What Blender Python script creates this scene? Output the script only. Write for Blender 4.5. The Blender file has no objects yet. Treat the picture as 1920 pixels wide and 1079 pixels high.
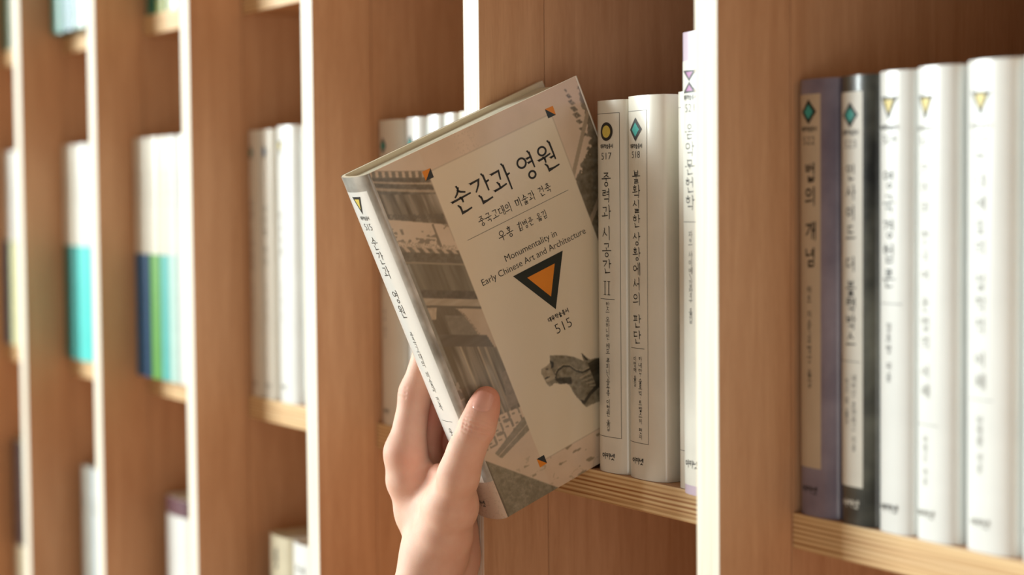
import bpy, bmesh, math, random
import numpy as np
from mathutils import Matrix, Vector

rnd = random.Random(7)
Z0 = 1.30                       # camera height above the floor; heights below are given relative to it
SC = bpy.context.scene
COL = SC.collection

# ------------------------------------------------------------------ camera
F_ = Vector((-0.855620, 0.515390, -0.048624)).normalized()
R_ = Vector((0.516370, 0.856308, -0.009426))
R_ = (R_ - F_ * R_.dot(F_)).normalized()
U_ = R_.cross(F_)
cd = bpy.data.cameras.new('camera')
cam = bpy.data.objects.new('camera', cd); COL.objects.link(cam)
m = Matrix((R_, U_, -F_)).transposed().to_4x4()
m.translation = Vector((0.81694, -0.60745, Z0))
cam.matrix_world = m
cd.sensor_width = 36; cd.lens = 3530 / 1920 * 36
cd.clip_start = 0.02; cd.clip_end = 50
cd.dof.use_dof = True; cd.dof.focus_distance = 1.165; cd.dof.aperture_fstop = 4.1
SC.camera = cam

# ------------------------------------------------------------------ world, light, exposure
W = bpy.data.worlds.new('room_light'); SC.world = W; W.use_nodes = True
bg = W.node_tree.nodes['Background']
bg.inputs[0].default_value = (1.0, 0.96, 0.90, 1); bg.inputs[1].default_value = 0.16

def area(name, loc, target, sx, sy, energy, color):
    l = bpy.data.lights.new(name, 'AREA'); l.shape = 'RECTANGLE'; l.size = sx; l.size_y = sy
    l.energy = energy; l.color = color
    o = bpy.data.objects.new(name, l); COL.objects.link(o); o.location = loc
    o.rotation_euler = (Vector(target) - Vector(loc)).to_track_quat('-Z', 'Y').to_euler()
    return o
area('window_daylight', (-4.9, -4.2, Z0 + 1.5), (-0.2, 0, Z0 - 0.05), 2.6, 2.4, 770, (0.90, 0.98, 0.96))
area('low_fill_light', (2.8, -1.8, Z0 - 0.7), (-0.5, 0, Z0 - 0.05), 1.6, 1.2, 15, (1.0, 0.96, 0.89))  # added low fill from the right for the upright sides, not an actual window
SC.view_settings.view_transform = 'Standard'; SC.view_settings.look = 'None'
SC.view_settings.exposure = 0.0; SC.view_settings.gamma = 1; SC.view_settings.use_curve_mapping = False

# ------------------------------------------------------------------ materials
def lin(c):
    c = np.asarray(c, float) / 255.0
    return np.where(c <= 0.04045, c / 12.92, ((c + 0.055) / 1.055) ** 2.4)
def rgba(c): return tuple(float(v) for v in lin(c)) + (1,)
MATS = {}
def mat(name, color=(200, 200, 200), rough=0.5, spec=0.5, coat=0, mottled=None, scale=60, sss=0, bump=0, stretch=(1, 1, 1)):
    if name in MATS: return MATS[name]
    mt = bpy.data.materials.new(name); mt.use_nodes = True; nt = mt.node_tree
    b = nt.nodes['Principled BSDF']
    b.inputs['Base Color'].default_value = rgba(color)
    b.inputs['Roughness'].default_value = rough
    b.inputs['Specular IOR Level'].default_value = spec
    b.inputs['Coat Weight'].default_value = coat; b.inputs['Coat Roughness'].default_value = 0.12
    tc = nt.nodes.new('ShaderNodeTexCoord'); mp = nt.nodes.new('ShaderNodeMapping')
    mp.inputs['Scale'].default_value = stretch
    nt.links.new(tc.outputs['Object'], mp.inputs[0])
    nz = nt.nodes.new('ShaderNodeTexNoise'); nz.inputs['Scale'].default_value = scale; nz.inputs['Detail'].default_value = 5
    nt.links.new(mp.outputs[0], nz.inputs['Vector'])
    c2 = mottled if mottled else tuple(v * 0.97 for v in color)
    rp = nt.nodes.new('ShaderNodeValToRGB')
    rp.color_ramp.elements[0].position = 0.35; rp.color_ramp.elements[1].position = 0.65
    rp.color_ramp.elements[0].color = rgba(c2); rp.color_ramp.elements[1].color = rgba(color)
    nt.links.new(nz.outputs['Fac'], rp.inputs[0]); nt.links.new(rp.outputs[0], b.inputs['Base Color'])
    if sss:
        b.inputs['Subsurface Weight'].default_value = sss
        b.inputs['Subsurface Radius'].default_value = (1.0, 0.35, 0.2); b.inputs['Subsurface Scale'].default_value = 0.006
    if bump:
        bp = nt.nodes.new('ShaderNodeBump'); bp.inputs['Strength'].default_value = bump; bp.inputs['Distance'].default_value = 0.0005
        nt.links.new(nz.outputs['Fac'], bp.inputs['Height']); nt.links.new(bp.outputs[0], b.inputs['Normal'])
    MATS[name] = mt; return mt

def wood(name, light, dark, stretch, rough=0.55):
    mt = bpy.data.materials.new(name); mt.use_nodes = True; nt = mt.node_tree; N = nt.nodes; L = nt.links
    b = N['Principled BSDF']; b.inputs['Roughness'].default_value = rough; b.inputs['Specular IOR Level'].default_value = 0.3
    tc = N.new('ShaderNodeTexCoord'); mp = N.new('ShaderNodeMapping'); mp.inputs['Scale'].default_value = stretch
    oi = N.new('ShaderNodeObjectInfo'); ad = N.new('ShaderNodeVectorMath'); ad.operation = 'ADD'
    ml = N.new('ShaderNodeMath'); ml.operation = 'MULTIPLY'; ml.inputs[1].default_value = 37
    L.new(oi.outputs['Random'], ml.inputs[0]); L.new(tc.outputs['Object'], ad.inputs[0]); L.new(ml.outputs[0], ad.inputs[1])
    L.new(ad.outputs[0], mp.inputs[0])
    n1 = N.new('ShaderNodeTexNoise'); n1.inputs['Scale'].default_value = 9; n1.inputs['Detail'].default_value = 9; n1.inputs['Roughness'].default_value = 0.62
    n1.inputs['Distortion'].default_value = 0.4
    L.new(mp.outputs[0], n1.inputs['Vector'])
    n2 = N.new('ShaderNodeTexNoise'); n2.inputs['Scale'].default_value = 90; n2.inputs['Detail'].default_value = 3
    L.new(mp.outputs[0], n2.inputs['Vector'])
    mx = N.new('ShaderNodeMath'); mx.operation = 'MULTIPLY_ADD'; mx.inputs[1].default_value = 0.35
    L.new(n2.outputs['Fac'], mx.inputs[0]); L.new(n1.outputs['Fac'], mx.inputs[2])
    rp = N.new('ShaderNodeValToRGB'); rp.color_ramp.elements[0].position = 0.42; rp.color_ramp.elements[1].position = 0.9
    rp.color_ramp.elements[0].color = rgba(dark); rp.color_ramp.elements[1].color = rgba(light)
    L.new(mx.outputs[0], rp.inputs[0]); L.new(rp.outputs[0], b.inputs['Base Color'])
    bp = N.new('ShaderNodeBump'); bp.inputs['Strength'].default_value = 0.12; bp.inputs['Distance'].default_value = 0.0004
    L.new(n2.outputs['Fac'], bp.inputs['Height']); L.new(bp.outputs[0], b.inputs['Normal'])
    return mt

def ply(name, axis, a, c, d):
    """edge of birch plywood: plies stacked along one axis of the board"""
    mt = bpy.data.materials.new(name); mt.use_nodes = True; nt = mt.node_tree; N = nt.nodes; L = nt.links
    b = N['Principled BSDF']; b.inputs['Roughness'].default_value = 0.5; b.inputs['Specular IOR Level'].default_value = 0.35
    tc = N.new('ShaderNodeTexCoord'); sp = N.new('ShaderNodeSeparateXYZ'); L.new(tc.outputs['Object'], sp.inputs[0])
    nz = N.new('ShaderNodeTexNoise'); nz.inputs['Scale'].default_value = 30; L.new(tc.outputs['Object'], nz.inputs['Vector'])
    m1 = N.new('ShaderNodeMath'); m1.operation = 'MULTIPLY_ADD'; m1.inputs[1].default_value = 2 * math.pi / 0.0028
    L.new(sp.outputs[axis], m1.inputs[0])
    m0 = N.new('ShaderNodeMath'); m0.operation = 'MULTIPLY'; m0.inputs[1].default_value = 0.8
    L.new(nz.outputs['Fac'], m0.inputs[0]); L.new(m0.outputs[0], m1.inputs[2])
    sn = N.new('ShaderNodeMath'); sn.operation = 'SINE'; L.new(m1.outputs[0], sn.inputs[0])
    mp = N.new('ShaderNodeMapping'); s = [4, 4, 4]; s[axis] = 420; mp.inputs['Scale'].default_value = s
    L.new(tc.outputs['Object'], mp.inputs[0])
    n2 = N.new('ShaderNodeTexNoise'); n2.inputs['Scale'].default_value = 1.6; n2.inputs['Detail'].default_value = 4
    L.new(mp.outputs[0], n2.inputs['Vector'])
    m2 = N.new('ShaderNodeMath'); m2.operation = 'MULTIPLY_ADD'; m2.inputs[1].default_value = 0.19
    L.new(sn.outputs[0], m2.inputs[0]); L.new(n2.outputs['Fac'], m2.inputs[2])
    rp = N.new('ShaderNodeValToRGB'); e = rp.color_ramp.elements
    e[0].position = 0.22; e[0].color = rgba(d); e[1].position = 0.75; e[1].color = rgba(a)
    x = e.new(0.48); x.color = rgba(c)
    L.new(m2.outputs[0], rp.inputs[0]); L.new(rp.outputs[0], b.inputs['Base Color'])
    return mt

VENEER = wood('veneer_upright', (214, 170, 132), (192, 146, 108), (14, 14, 1.0))
VENEER_H = wood('veneer_shelf', (208, 162, 124), (184, 138, 100), (1.0, 14, 14))
PLY_X = ply('ply_edge_upright', 0, (248, 244, 234), (240, 232, 214), (220, 204, 174))
PLY_Z = ply('ply_edge_shelf', 2, (240, 214, 166), (222, 186, 134), (168, 112, 66))
FLOORM = wood('floor_oak', (190, 150, 110), (150, 110, 76), (1, 10, 10))
WALLM = mat('wall_paint', (225, 218, 205), 0.8, 0.2, scale=20)
CREAM = mat('jacket_cream', (234, 230, 216), 0.28, 0.5, coat=0.35, scale=25)
WHITE = mat('jacket_white', (240, 243, 240), 0.28, 0.5, coat=0.35, scale=25)
BOARD = mat('cover_board', (232, 222, 198), 0.5, 0.4, scale=30)
PAGES = mat('page_paper', (226, 224, 206), 0.8, 0.2, mottled=(196, 192, 172), scale=40, stretch=(30, 1, 1))
INK = mat('ink_black', (36, 36, 34), 0.45, 0.4)
INKG = mat('ink_grey', (120, 116, 106), 0.45, 0.4)

# ------------------------------------------------------------------ object helpers
def mesh_obj(name, verts, faces, mats, parent=None, loc=(0, 0, 0), smooth=None, mi=None):
    me = bpy.data.meshes.new(name)
    me.from_pydata([tuple(map(float, v)) for v in verts], [], [tuple(map(int, f)) for f in faces])
    for m_ in (mats if isinstance(mats, (list, tuple)) else [mats]): me.materials.append(m_)
    if mi is not None: me.polygons.foreach_set('material_index', mi)
    me.validate(); me.update()
    if smooth is not None:
        me.polygons.foreach_set('use_smooth', [True] * len(me.polygons))
        if smooth < 180: me.set_sharp_from_angle(angle=math.radians(smooth))
    o = bpy.data.objects.new(name, me); COL.objects.link(o); o.location = loc
    if parent: o.parent = parent
    return o
def empty(name, loc, label, cat, group=None):
    o = bpy.data.objects.new(name, None); COL.objects.link(o); o.location = loc
    o.empty_display_size = 0.02
    o['label'] = label; o['category'] = cat
    if group: o['group'] = group
    return o
def bevel_box(name, x0, x1, y0, y1, z0, z1, mats, parent=None, bev=0.0006, front=None):
    """front = material slot index for the face towards -y"""
    bm = bmesh.new(); bmesh.ops.create_cube(bm, size=1)
    cx, cy, cz = (x0 + x1) / 2, (y0 + y1) / 2, (z0 + z1) / 2
    for v in bm.verts: v.co = Vector((v.co.x * (x1 - x0), v.co.y * (y1 - y0), v.co.z * (z1 - z0)))
    if bev: bmesh.ops.bevel(bm, geom=bm.edges[:], offset=bev, segments=2, affect='EDGES', profile=0.6)
    bm.normal_update()
    for f in bm.faces:
        if front is not None and f.normal.y < -0.8: f.material_index = front
    me = bpy.data.meshes.new(name); bm.to_mesh(me); bm.free()
    for m_ in (mats if isinstance(mats, (list, tuple)) else [mats]): me.materials.append(m_)
    o = bpy.data.objects.new(name, me); COL.objects.link(o); o.location = (cx, cy, cz)
    if parent: o.parent = parent
    return o

# ------------------------------------------------------------------ room shell
def struct(o): o['kind'] = 'structure'; return o
PL = empty('floor', (0, 0, 0), 'x', 'x'); del PL['label']; del PL['category']; struct(PL)
pw = 0.14; kx = 0
for i in range(-18, 14):
    bevel_box('plank', -3.2, 2.6, i * pw + 0.001 - 1.0, (i + 1) * pw - 1.0, -0.02, 0.0, FLOORM, PL, bev=0.001)
struct(bevel_box('wall_back', -3.2, 2.6, 0.325, 0.40, 0, 2.9, WALLM, None, 0))
struct(bevel_box('ceiling', -3.2, 2.6, -3.4, 0.40, 2.9, 3.0, WALLM, None, 0))

# ------------------------------------------------------------------ bookcase
P = 0.25; TW = 0.0202; SEAM = 0.0498; YB = 0.30
ZB, ZT = -Z0, 1.25
SH = [0.1811 + 0.3556 * k for k in range(3, -5, -1)]      # top faces of the shelves
case = empty('bookcase', (0, 0, 0), 'tall plywood bookcase with deep upright fins and recessed shelves', 'bookcase')
for k in range(-4, 9):
    x = -P * k
    bevel_box('upright_fin', x, x + TW, 0, SEAM - 0.0004, 0, Z0 + ZT, [VENEER, PLY_X], case, front=1)
    bevel_box('upright_panel', x + 0.0001, x + TW - 0.0001, SEAM, YB, 0, Z0 + ZT, [VENEER, PLY_X], case, bev=0.0005)
    if k > -4:
        for z in SH:
            if z - 0.02 > -Z0 - 0.01 and z < ZT:
                bevel_box('shelf_board', x + TW, x + P, SEAM + 0.0004, YB, Z0 + z - 0.0196, Z0 + z, [VENEER_H, PLY_Z], case, front=1)
bevel_box('back_panel', -P * 8, P * 4 + TW, YB, YB + 0.012, 0.0, Z0 + ZT, VENEER, case, bev=0)
bevel_box('top_panel', -P * 8, P * 4 + TW, 0, YB + 0.012, Z0 + ZT, Z0 + ZT + 0.02, [VENEER_H, PLY_Z], case, front=1)

# ------------------------------------------------------------------ lettering: brush-like Hangul built stroke by stroke
CHO = 'ㄱㄲㄴㄷㄸㄹㅁㅂㅃㅅㅆㅇㅈㅉㅊㅋㅌㅍㅎ'
JUNG = 'ㅏㅐㅑㅒㅓㅔㅕㅖㅗㅘㅙㅚㅛㅜㅝㅞㅟㅠㅡㅢㅣ'
JONG = ['', 'ㄱ', 'ㄲ', 'ㄱㅅ', 'ㄴ', 'ㄴㅈ', 'ㄴㅎ', 'ㄷ', 'ㄹ', 'ㄹㄱ', 'ㄹㅁ', 'ㄹㅂ', 'ㄹㅅ', 'ㄹㅌ', 'ㄹㅍ', 'ㄹㅎ', 'ㅁ', 'ㅂ', 'ㅂㅅ', 'ㅅ', 'ㅆ', 'ㅇ', 'ㅈ', 'ㅊ', 'ㅋ', 'ㅌ', 'ㅍ', 'ㅎ']
CON = {
 'ㄱ': [[(.02, .92), (.5, .95), (.92, .97), (.86, .55), (.8, .05)]],
 'ㄱv': [[(.02, .90), (.5, .94), (.92, .98), (.78, .55), (.45, .2), (.02, -.04)]],
 'ㄱf': [[(.02, .92), (.5, .95), (.92, .97), (.74, .5), (.30, -.08)]],
 'ㄴ': [[(.10, 1), (.13, .55), (.12, .12), (.5, .12), (1.02, .24)]],
 'ㄷ': [[(.05, .93), (.9, .97)], [(.12, .93), (.13, .5), (.12, .08), (.5, .08), (1, .16)]],
 'ㄹ': [[(.04, .95), (.9, .98), (.86, .56), (.12, .52), (.12, .05), (.5, .04), (1, .10)]],
 'ㅁ': [[(.08, .95), (.9, .97), (.86, .05)], [(.08, .95), (.13, .03), (.86, .05)]],
 'ㅂ': [[(.1, 1), (.13, .03), (.87, .05)], [(.9, 1.02), (.87, .0)], [(.13, .52), (.87, .55)]],
 'ㅅ': [[(.52, 1.02), (.42, .62), (.25, .3), (-.02, .0)], [(.42, .62), (.62, .38), (1.0, .12)]],
 'ㅈ': [[(.06, .95), (.92, .98), (.6, .55), (.3, .22), (0, .0)], [(.52, .48), (.72, .26), (1, .06)]],
 'ㅊ': [[(.42, 1.14), (.62, 1.04)], [(.06, .82), (.92, .85), (.6, .45), (.3, .18), (0, .0)], [(.52, .4), (.72, .22), (1, .04)]],
 'ㅋ': [[(.02, .92), (.92, .97), (.82, .5), (.5, .02)], [(.05, .48), (.8, .55)]],
 'ㅌ': [[(.05, .95), (.92, .98)], [(.12, .95), (.12, .06), (1, .12)], [(.12, .52), (.85, .54)]],
 'ㅍ': [[(.0, .95), (1, .98)], [(.3, .93), (.34, .08)], [(.72, .93), (.68, .08)], [(-.03, .04), (1.03, .12)]],
 'ㅎ': [[(.4, 1.18), (.6, 1.04)], [(.02, .8), (.98, .84)]],
}
def circle_pts(cx, cy, rx, ry, n=22):
    return [(cx + rx * math.sin(2 * math.pi * i / n), cy + ry * math.cos(2 * math.pi * i / n)) for i in range(n + 1)]
def put(strokes, box):
    x0, y0, x1, y1 = box
    return [[(x0 + (x1 - x0) * a, y0 + (y1 - y0) * b) for a, b in s] for s in strokes]
def con(c, box, vert=False):
    x0, y0, x1, y1 = box
    if c in 'ㄲㄸㅃㅆㅉ' and c:
        b = {'ㄲ': 'ㄱ', 'ㄸ': 'ㄷ', 'ㅃ': 'ㅂ', 'ㅆ': 'ㅅ', 'ㅉ': 'ㅈ'}[c]; mx = (x0 + x1) / 2
        return con(b, (x0, y0, mx - .03, y1), vert) + con(b, (mx + .03, y0, x1, y1), vert)
    if len(c) == 2:
        mx = (x0 + x1) / 2
        return con(c[0], (x0, y0, mx - .03, y1)) + con(c[1], (mx + .03, y0, x1, y1))
    if c == 'ㅇ':
        r = min((x1 - x0), (y1 - y0)) / 2
        rx = min((x1 - x0) / 2, r * 1.15)
        return [circle_pts((x0 + x1) / 2, (y0 + y1) / 2, rx * .95, r * .95)]
    if c == 'ㅎ':
        return put(CON['ㅎ'], box) + [circle_pts((x0 + x1) / 2, y0 + (y1 - y0) * .33, min((x1 - x0) * .36, (y1 - y0) * .42), (y1 - y0) * .33)]
    if c == 'ㄱ' and vert: return put(CON['ㄱf' if y1 - y0 < .5 * max(x1 - x0, .9) else 'ㄱv'], box)
    return put(CON[c], box)
def syllable(ch):
    """strokes in a unit square, and the set that starts with a brush head"""
    o = ord(ch) - 0xAC00; c, v, j = CHO[o // 588], JUNG[(o % 588) // 28], JONG[o % 28]
    f = bool(j); S = []
    tb = 0.30 if f else 0.0
    if v in 'ㅏㅐㅑㅒㅓㅔㅕㅖㅣ':
        two = v in 'ㅐㅒㅔㅖ'; right = .90 if two else .80
        S += con(c, (.06, (.52 if f else .26), .50 if two or v in 'ㅓㅕㅔㅖ' else .56, .93 if f else .86), True)
        xs = right
        y0 = (.34 if f else -.04); y1 = 1.02
        S.append([(xs - .015, y1), (xs, (y0 + y1) / 2), (xs + .005, y0)])
        ym = (y0 + y1) / 2 + .02
        if v in 'ㅐㅒ': S.append([(.66, y1 - .04), (.67, y0 + .05)]); S.append([(.67, ym), (xs, ym + .02)])
        if v in 'ㅏㅑ': S.append([(xs, ym + (.09 if v == 'ㅑ' else 0)), (xs + .18, ym + .03 + (.09 if v == 'ㅑ' else 0))])
        if v == 'ㅑ': S.append([(xs, ym - .09), (xs + .18, ym - .06)])
        if v in 'ㅓㅕ':
            d = .09 if v == 'ㅕ' else 0
            S.append([(.56, ym + d), (xs, ym + .02 + d)])
            if d: S.append([(.56, ym - d), (xs, ym - d + .02)])
        if v in 'ㅔㅖ':
            S.append([(.70, y1 - .04), (.71, y0 + .05)]); d = .09 if v == 'ㅖ' else 0
            S.append([(.52, ym + d), (.71, ym + .02 + d)])
            if d: S.append([(.52, ym - d), (.71, ym - d + .02)])
        if f: S += con(j, (.28, -.04, .86, .26))
    elif v in 'ㅗㅛㅜㅠㅡ':
        if f:
            S += con(c, (.24, .66, .78, 1.0)); yb = .46 if v in 'ㅜㅠㅡ' else .42
            if v in 'ㅜㅠ': yb = .54
        else:
            S += con(c, (.20, .48, .80, .98)); yb = .14 if v in 'ㅗㅛㅡ' else .34
        S.append([(.0, yb), (.5, yb + .02), (1.0, yb + .04)])
        if v == 'ㅗ': S.append([(.5, yb + .20 if f else yb + .28), (.5, yb)])
        if v == 'ㅛ': S += [[(.36, yb + .2), (.36, yb)], [(.64, yb + .2), (.64, yb)]]
        if v == 'ㅜ': S.append([(.52, yb), (.52, yb - (.18 if f else .40))])
        if v == 'ㅠ': S += [[(.36, yb), (.34, yb - (.16 if f else .36))], [(.66, yb), (.66, yb - (.16 if f else .38))]]
        if f: S += con(j, (.24, -.05, .80, .27))
    else:
        dv = {'ㅘ': 'ㅗㅏ', 'ㅙ': 'ㅗㅐ', 'ㅚ': 'ㅗㅣ', 'ㅝ': 'ㅜㅓ', 'ㅞ': 'ㅜㅔ', 'ㅟ': 'ㅜㅣ', 'ㅢ': 'ㅡㅣ'}[v]
        S += con(c, (.10, .62 if f else .50, .56, .98 if f else .90))
        yb = .44 if f else .20
        if dv[0] == 'ㅜ': yb += .06
        S.append([(.0, yb), (.35, yb + .02), (.68, yb + .07)])
        if dv[0] == 'ㅗ': S.append([(.33, yb + .22), (.33, yb)])
        if dv[0] == 'ㅜ': S.append([(.34, yb), (.32, yb - .2)])
        y0 = .26 if f else -.04; xs = .82
        S.append([(xs - .015, 1.03), (xs, .6), (xs + .005, y0)])
        if dv[1] == 'ㅏ': S.append([(xs, .58), (xs + .17, .61)])
        if dv[1] == 'ㅓ': S.append([(.60, yb - .10), (xs, yb - .08)])
        if dv[1] in 'ㅐㅔ': S.append([(.95, 1.0), (.95, y0 + .03)])
        if f: S += con(j, (.26, -.06, .90, .20))
    return S
def ribbon(pts, w, verts, faces, closed=False, serif=True):
    """one brush stroke: a thin ribbon with a heavier head"""
    n = len(pts); P_ = [Vector(p) for p in pts]
    L_, R__ = [], []
    for i in range(n):
        if closed: a, b = P_[i - 1 if i else n - 2], P_[(i + 1) if i < n - 1 else 1]
        else: a, b = P_[max(i - 1, 0)], P_[min(i + 1, n - 1)]
        d = b - a
        d = d.normalized() if d.length > 1e-9 else Vector((1, 0))
        nn = Vector((-d.y, d.x))
        k = 1.0
        if 0 < i < n - 1 or closed:
            d1 = (P_[i] - P_[i - 1 if i else n - 2]); 
            if d1.length > 1e-9:
                k = 1 / max(0.5, abs(nn.dot(Vector((-d1.normalized().y, d1.normalized().x)))))
        ww = w * 0.5 * k
        if not closed and i == n - 1: ww *= 0.8
        if not closed and i == 0: ww *= 1.15
        L_.append(P_[i] + nn * ww); R__.append(P_[i] - nn * ww)
    b0 = len(verts)
    for i in range(n): verts.append(tuple(L_[i])); verts.append(tuple(R__[i]))
    for i in range(n - 1): faces.append((b0 + 2 * i, b0 + 2 * i + 1, b0 + 2 * i + 3, b0 + 2 * i + 2))
    if serif and not closed and n > 1:
        d = (P_[1] - P_[0])
        if d.length > 1e-9:
            d.normalize(); nn = Vector((-d.y, d.x)); side = 1 if abs(d.y) > abs(d.x) else 1
            if abs(d.y) > abs(d.x):      # downward stroke: head leans to the upper left
                q = [P_[0] + Vector((-w * 1.3, w * 1.0)), P_[0] + Vector((-w * .2, w * .95)), P_[0] + d * w * 1.2 + Vector((w * .5, 0)), P_[0] + d * w * .8 - Vector((w * .5, 0))]
            else:                        # sideways stroke: pointed head
                q = [P_[0] + Vector((-w * .9, w * .7)), P_[0] + Vector((0, w * .55)), P_[0] + d * w * 1.4 + Vector((0, w * .45)), P_[0] + d * w * .9 - Vector((0, w * .5))]
            b1 = len(verts); verts.extend(tuple(v) for v in q); faces.append((b1, b1 + 3, b1 + 2, b1 + 1))
_font_cache = {}
def latin(txt, thin=-0.012):
    """flat outline of latin letters and digits, height about 0.73 for capitals, origin at the baseline"""
    key = (txt, thin)
    if key in _font_cache: return _font_cache[key]
    cu = bpy.data.curves.new('t', 'FONT'); cu.body = txt; cu.size = 1.0; cu.offset = thin; cu.resolution_u = 3
    ob = bpy.data.objects.new('t', cu); COL.objects.link(ob)
    dg = bpy.context.evaluated_depsgraph_get(); dg.update()
    me = ob.evaluated_get(dg).to_mesh()
    v = [(p.co.x, p.co.y) for p in me.vertices]; f = [tuple(p.vertices) for p in me.polygons]
    bpy.data.objects.remove(ob); bpy.data.curves.remove(cu)
    _font_cache[key] = (v, f); return v, f
def text_geo(txt, cx, cy, w, h, adv, stroke=0.085, vertical=False, latin_h=None):
    """Hangul run centred on (cx,cy). Returns 2-D verts and faces; y is up"""
    V, Fc = [], []
    n = 0; pos = []
    for ch in txt:
        if ch == ' ': n += 0.55; continue
        if ch in '·/': pos.append((ch, n + 0.25)); n += 0.6; continue
        pos.append((ch, n + 0.5)); n += 1
    for ch, p in pos:
        if vertical: ox, oy = cx - w / 2, cy + (n / 2 - p) * adv - h / 2
        else: ox, oy = cx + (p - n / 2) * adv - w / 2, cy - h / 2
        if ch == '·': st = [[(.44, .5), (.56, .5)]]
        elif ch == '/': st = [[(.62, 1.0), (.38, .0)]] if not vertical else [[(.15, .95), (.85, .05)]]
        elif '가' <= ch <= '힣': st = syllable(ch)
        else: st = None
        if st is None: continue
        sw = stroke * h
        for s in st:
            pts = [(ox + a * w, oy + b * h) for a, b in s]
            ribbon(pts, sw, V, Fc, closed=len(pts) > 15, serif=ch not in '·/' and stroke < .1)
    return V, Fc
def latin_geo(txt, cx, cy, h, sx=1.0, rot=0, thin=-0.012):
    v, f = latin(txt, thin); a = np.array(v); 
    mn, mxx = a.min(0), a.max(0); k = h / 0.73
    a = (a - [(mn[0] + mxx[0]) / 2, 0.365]) * [k * sx, k]
    if rot: a = np.stack([a[:, 1], -a[:, 0]], 1) if rot < 0 else np.stack([-a[:, 1], a[:, 0]], 1)
    return [(cx + p[0], cy + p[1]) for p in a], f
def rect_geo(x0, y0, x1, y1, nx=1, ny=1):
    V = [(x0 + (x1 - x0) * i / nx, y0 + (y1 - y0) * j / ny) for j in range(ny + 1) for i in range(nx + 1)]
    Fc = [(j * (nx + 1) + i, j * (nx + 1) + i + 1, (j + 1) * (nx + 1) + i + 1, (j + 1) * (nx + 1) + i) for j in range(ny) for i in range(nx)]
    return V, Fc
def join(*gs):
    V, Fc = [], []
    for v, f in gs:
        b = len(V); V += list(v); Fc += [tuple(i + b for i in q) for q in f]
    return V, Fc
def frame_geo(x0, y0, x1, y1, w, n=8):
    return join(rect_geo(x0, y0, x1, y0 + w, n, 1), rect_geo(x0, y1 - w, x1, y1, n, 1), rect_geo(x0, y0, x0 + w, y1), rect_geo(x1 - w, y0, x1, y1))
def poly_geo(pts, n=14):
    """convex polygon cut into narrow upright strips so that it can follow a rounded spine"""
    xs = sorted(set([p[0] for p in pts])); x0, x1 = xs[0], xs[-1]
    xs = sorted(set(xs + [x0 + (x1 - x0) * i / n for i in range(n + 1)])); V, Fc = [], []
    def yy(x):
        r = []
        for a, b in zip(pts, pts[1:] + pts[:1]):
            if min(a[0], b[0]) - 1e-9 <= x <= max(a[0], b[0]) + 1e-9:
                if abs(a[0] - b[0]) < 1e-9: r += [a[1], b[1]]
                else: r.append(a[1] + (b[1] - a[1]) * (x - a[0]) / (b[0] - a[0]))
        return min(r), max(r)
    for x in xs:
        lo, hi = yy(x); V += [(x, lo), (x, hi)]
    for i in range(len(xs) - 1): Fc.append((2 * i, 2 * i + 2, 2 * i + 3, 2 * i + 1))
    return V, Fc
def emblem_geo(kind, cx, cy, w, h):
    """outer dark shape and inner coloured shape"""
    def sc(ps, k): return [(cx + a * w * k, cy + b * h * k) for a, b in ps]
    if kind == 'circle':
        c = [(math.sin(t) / 2, math.cos(t) / 2) for t in [2 * math.pi * i / 28 for i in range(28)]]
        return poly_geo(sc(c, 1)), poly_geo(sc(c, .66))
    if kind == 'diamond':
        c = [(0, .5), (-.5, 0), (0, -.5), (.5, 0)]
        return poly_geo(sc(c, 1)), poly_geo(sc(c, .6))
    if kind == 'triangle':
        c = [(-.5, .5), (0, -.5), (.5, .5)]
        d = [(-.28, .37), (0, -.22), (.28, .37)]
        return poly_geo(sc(c, 1)), poly_geo(sc(d, 1))
    if kind == 'hourglass':
        o1 = [(-.5, .5), (0, .0), (.5, .5)]; o2 = [(-.5, -.5), (.5, -.5), (0, .0)]
        i1 = [(-.24, .42), (0, .14), (.24, .42)]; i2 = [(-.24, -.42), (.24, -.42), (0, -.14)]
        return join(poly_geo(sc(o1, 1)), poly_geo(sc(o2, 1))), join(poly_geo(sc(i1, 1)), poly_geo(sc(i2, 1)))

# ------------------------------------------------------------------ hardcover books standing on the shelves
def arc_y(x, t, s):
    u = min(1.0, abs(2 * x / t - 1)); return s * (1 - (1 - u ** 2.3) ** (1 / 2.3))
def profile(t, dep, s, off=0.0, n=20, groove=0.0009):
    """outer path of a cover seen from above: back board - rounded spine - front board"""
    pts = [(0 - off, dep)]
    for y in (s + .016, s + .011, s + .008, s + .005): pts.append((0 - off + (groove if y in (s + .011, s + .008) else 0), y))
    for i in range(n + 1):
        u = -math.cos(math.pi * i / n); x = t / 2 * (1 + u)
        pts.append((x + u * off, arc_y(x, t, s) - off * (1 - u * u) ** .5))
    for y in (s + .005, s + .008, s + .011, s + .016): pts.append((t + off - (groove if y in (s + .011, s + .008) else 0), y))
    pts.append((t + off, dep)); return pts
def inner_profile(pts, t, dep, th):
    out = []
    for i, (x, y) in enumerate(pts):
        a = Vector(pts[max(i - 1, 0)]); b = Vector(pts[min(i + 1, len(pts) - 1)])
        d = (b - a).normalized(); nn = Vector((-d.y, d.x))
        q = Vector((x, y)) + nn * th
        out.append((min(max(q.x, th), t - th), q.y if 0 < i < len(pts) - 1 else y))
    return out
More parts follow.
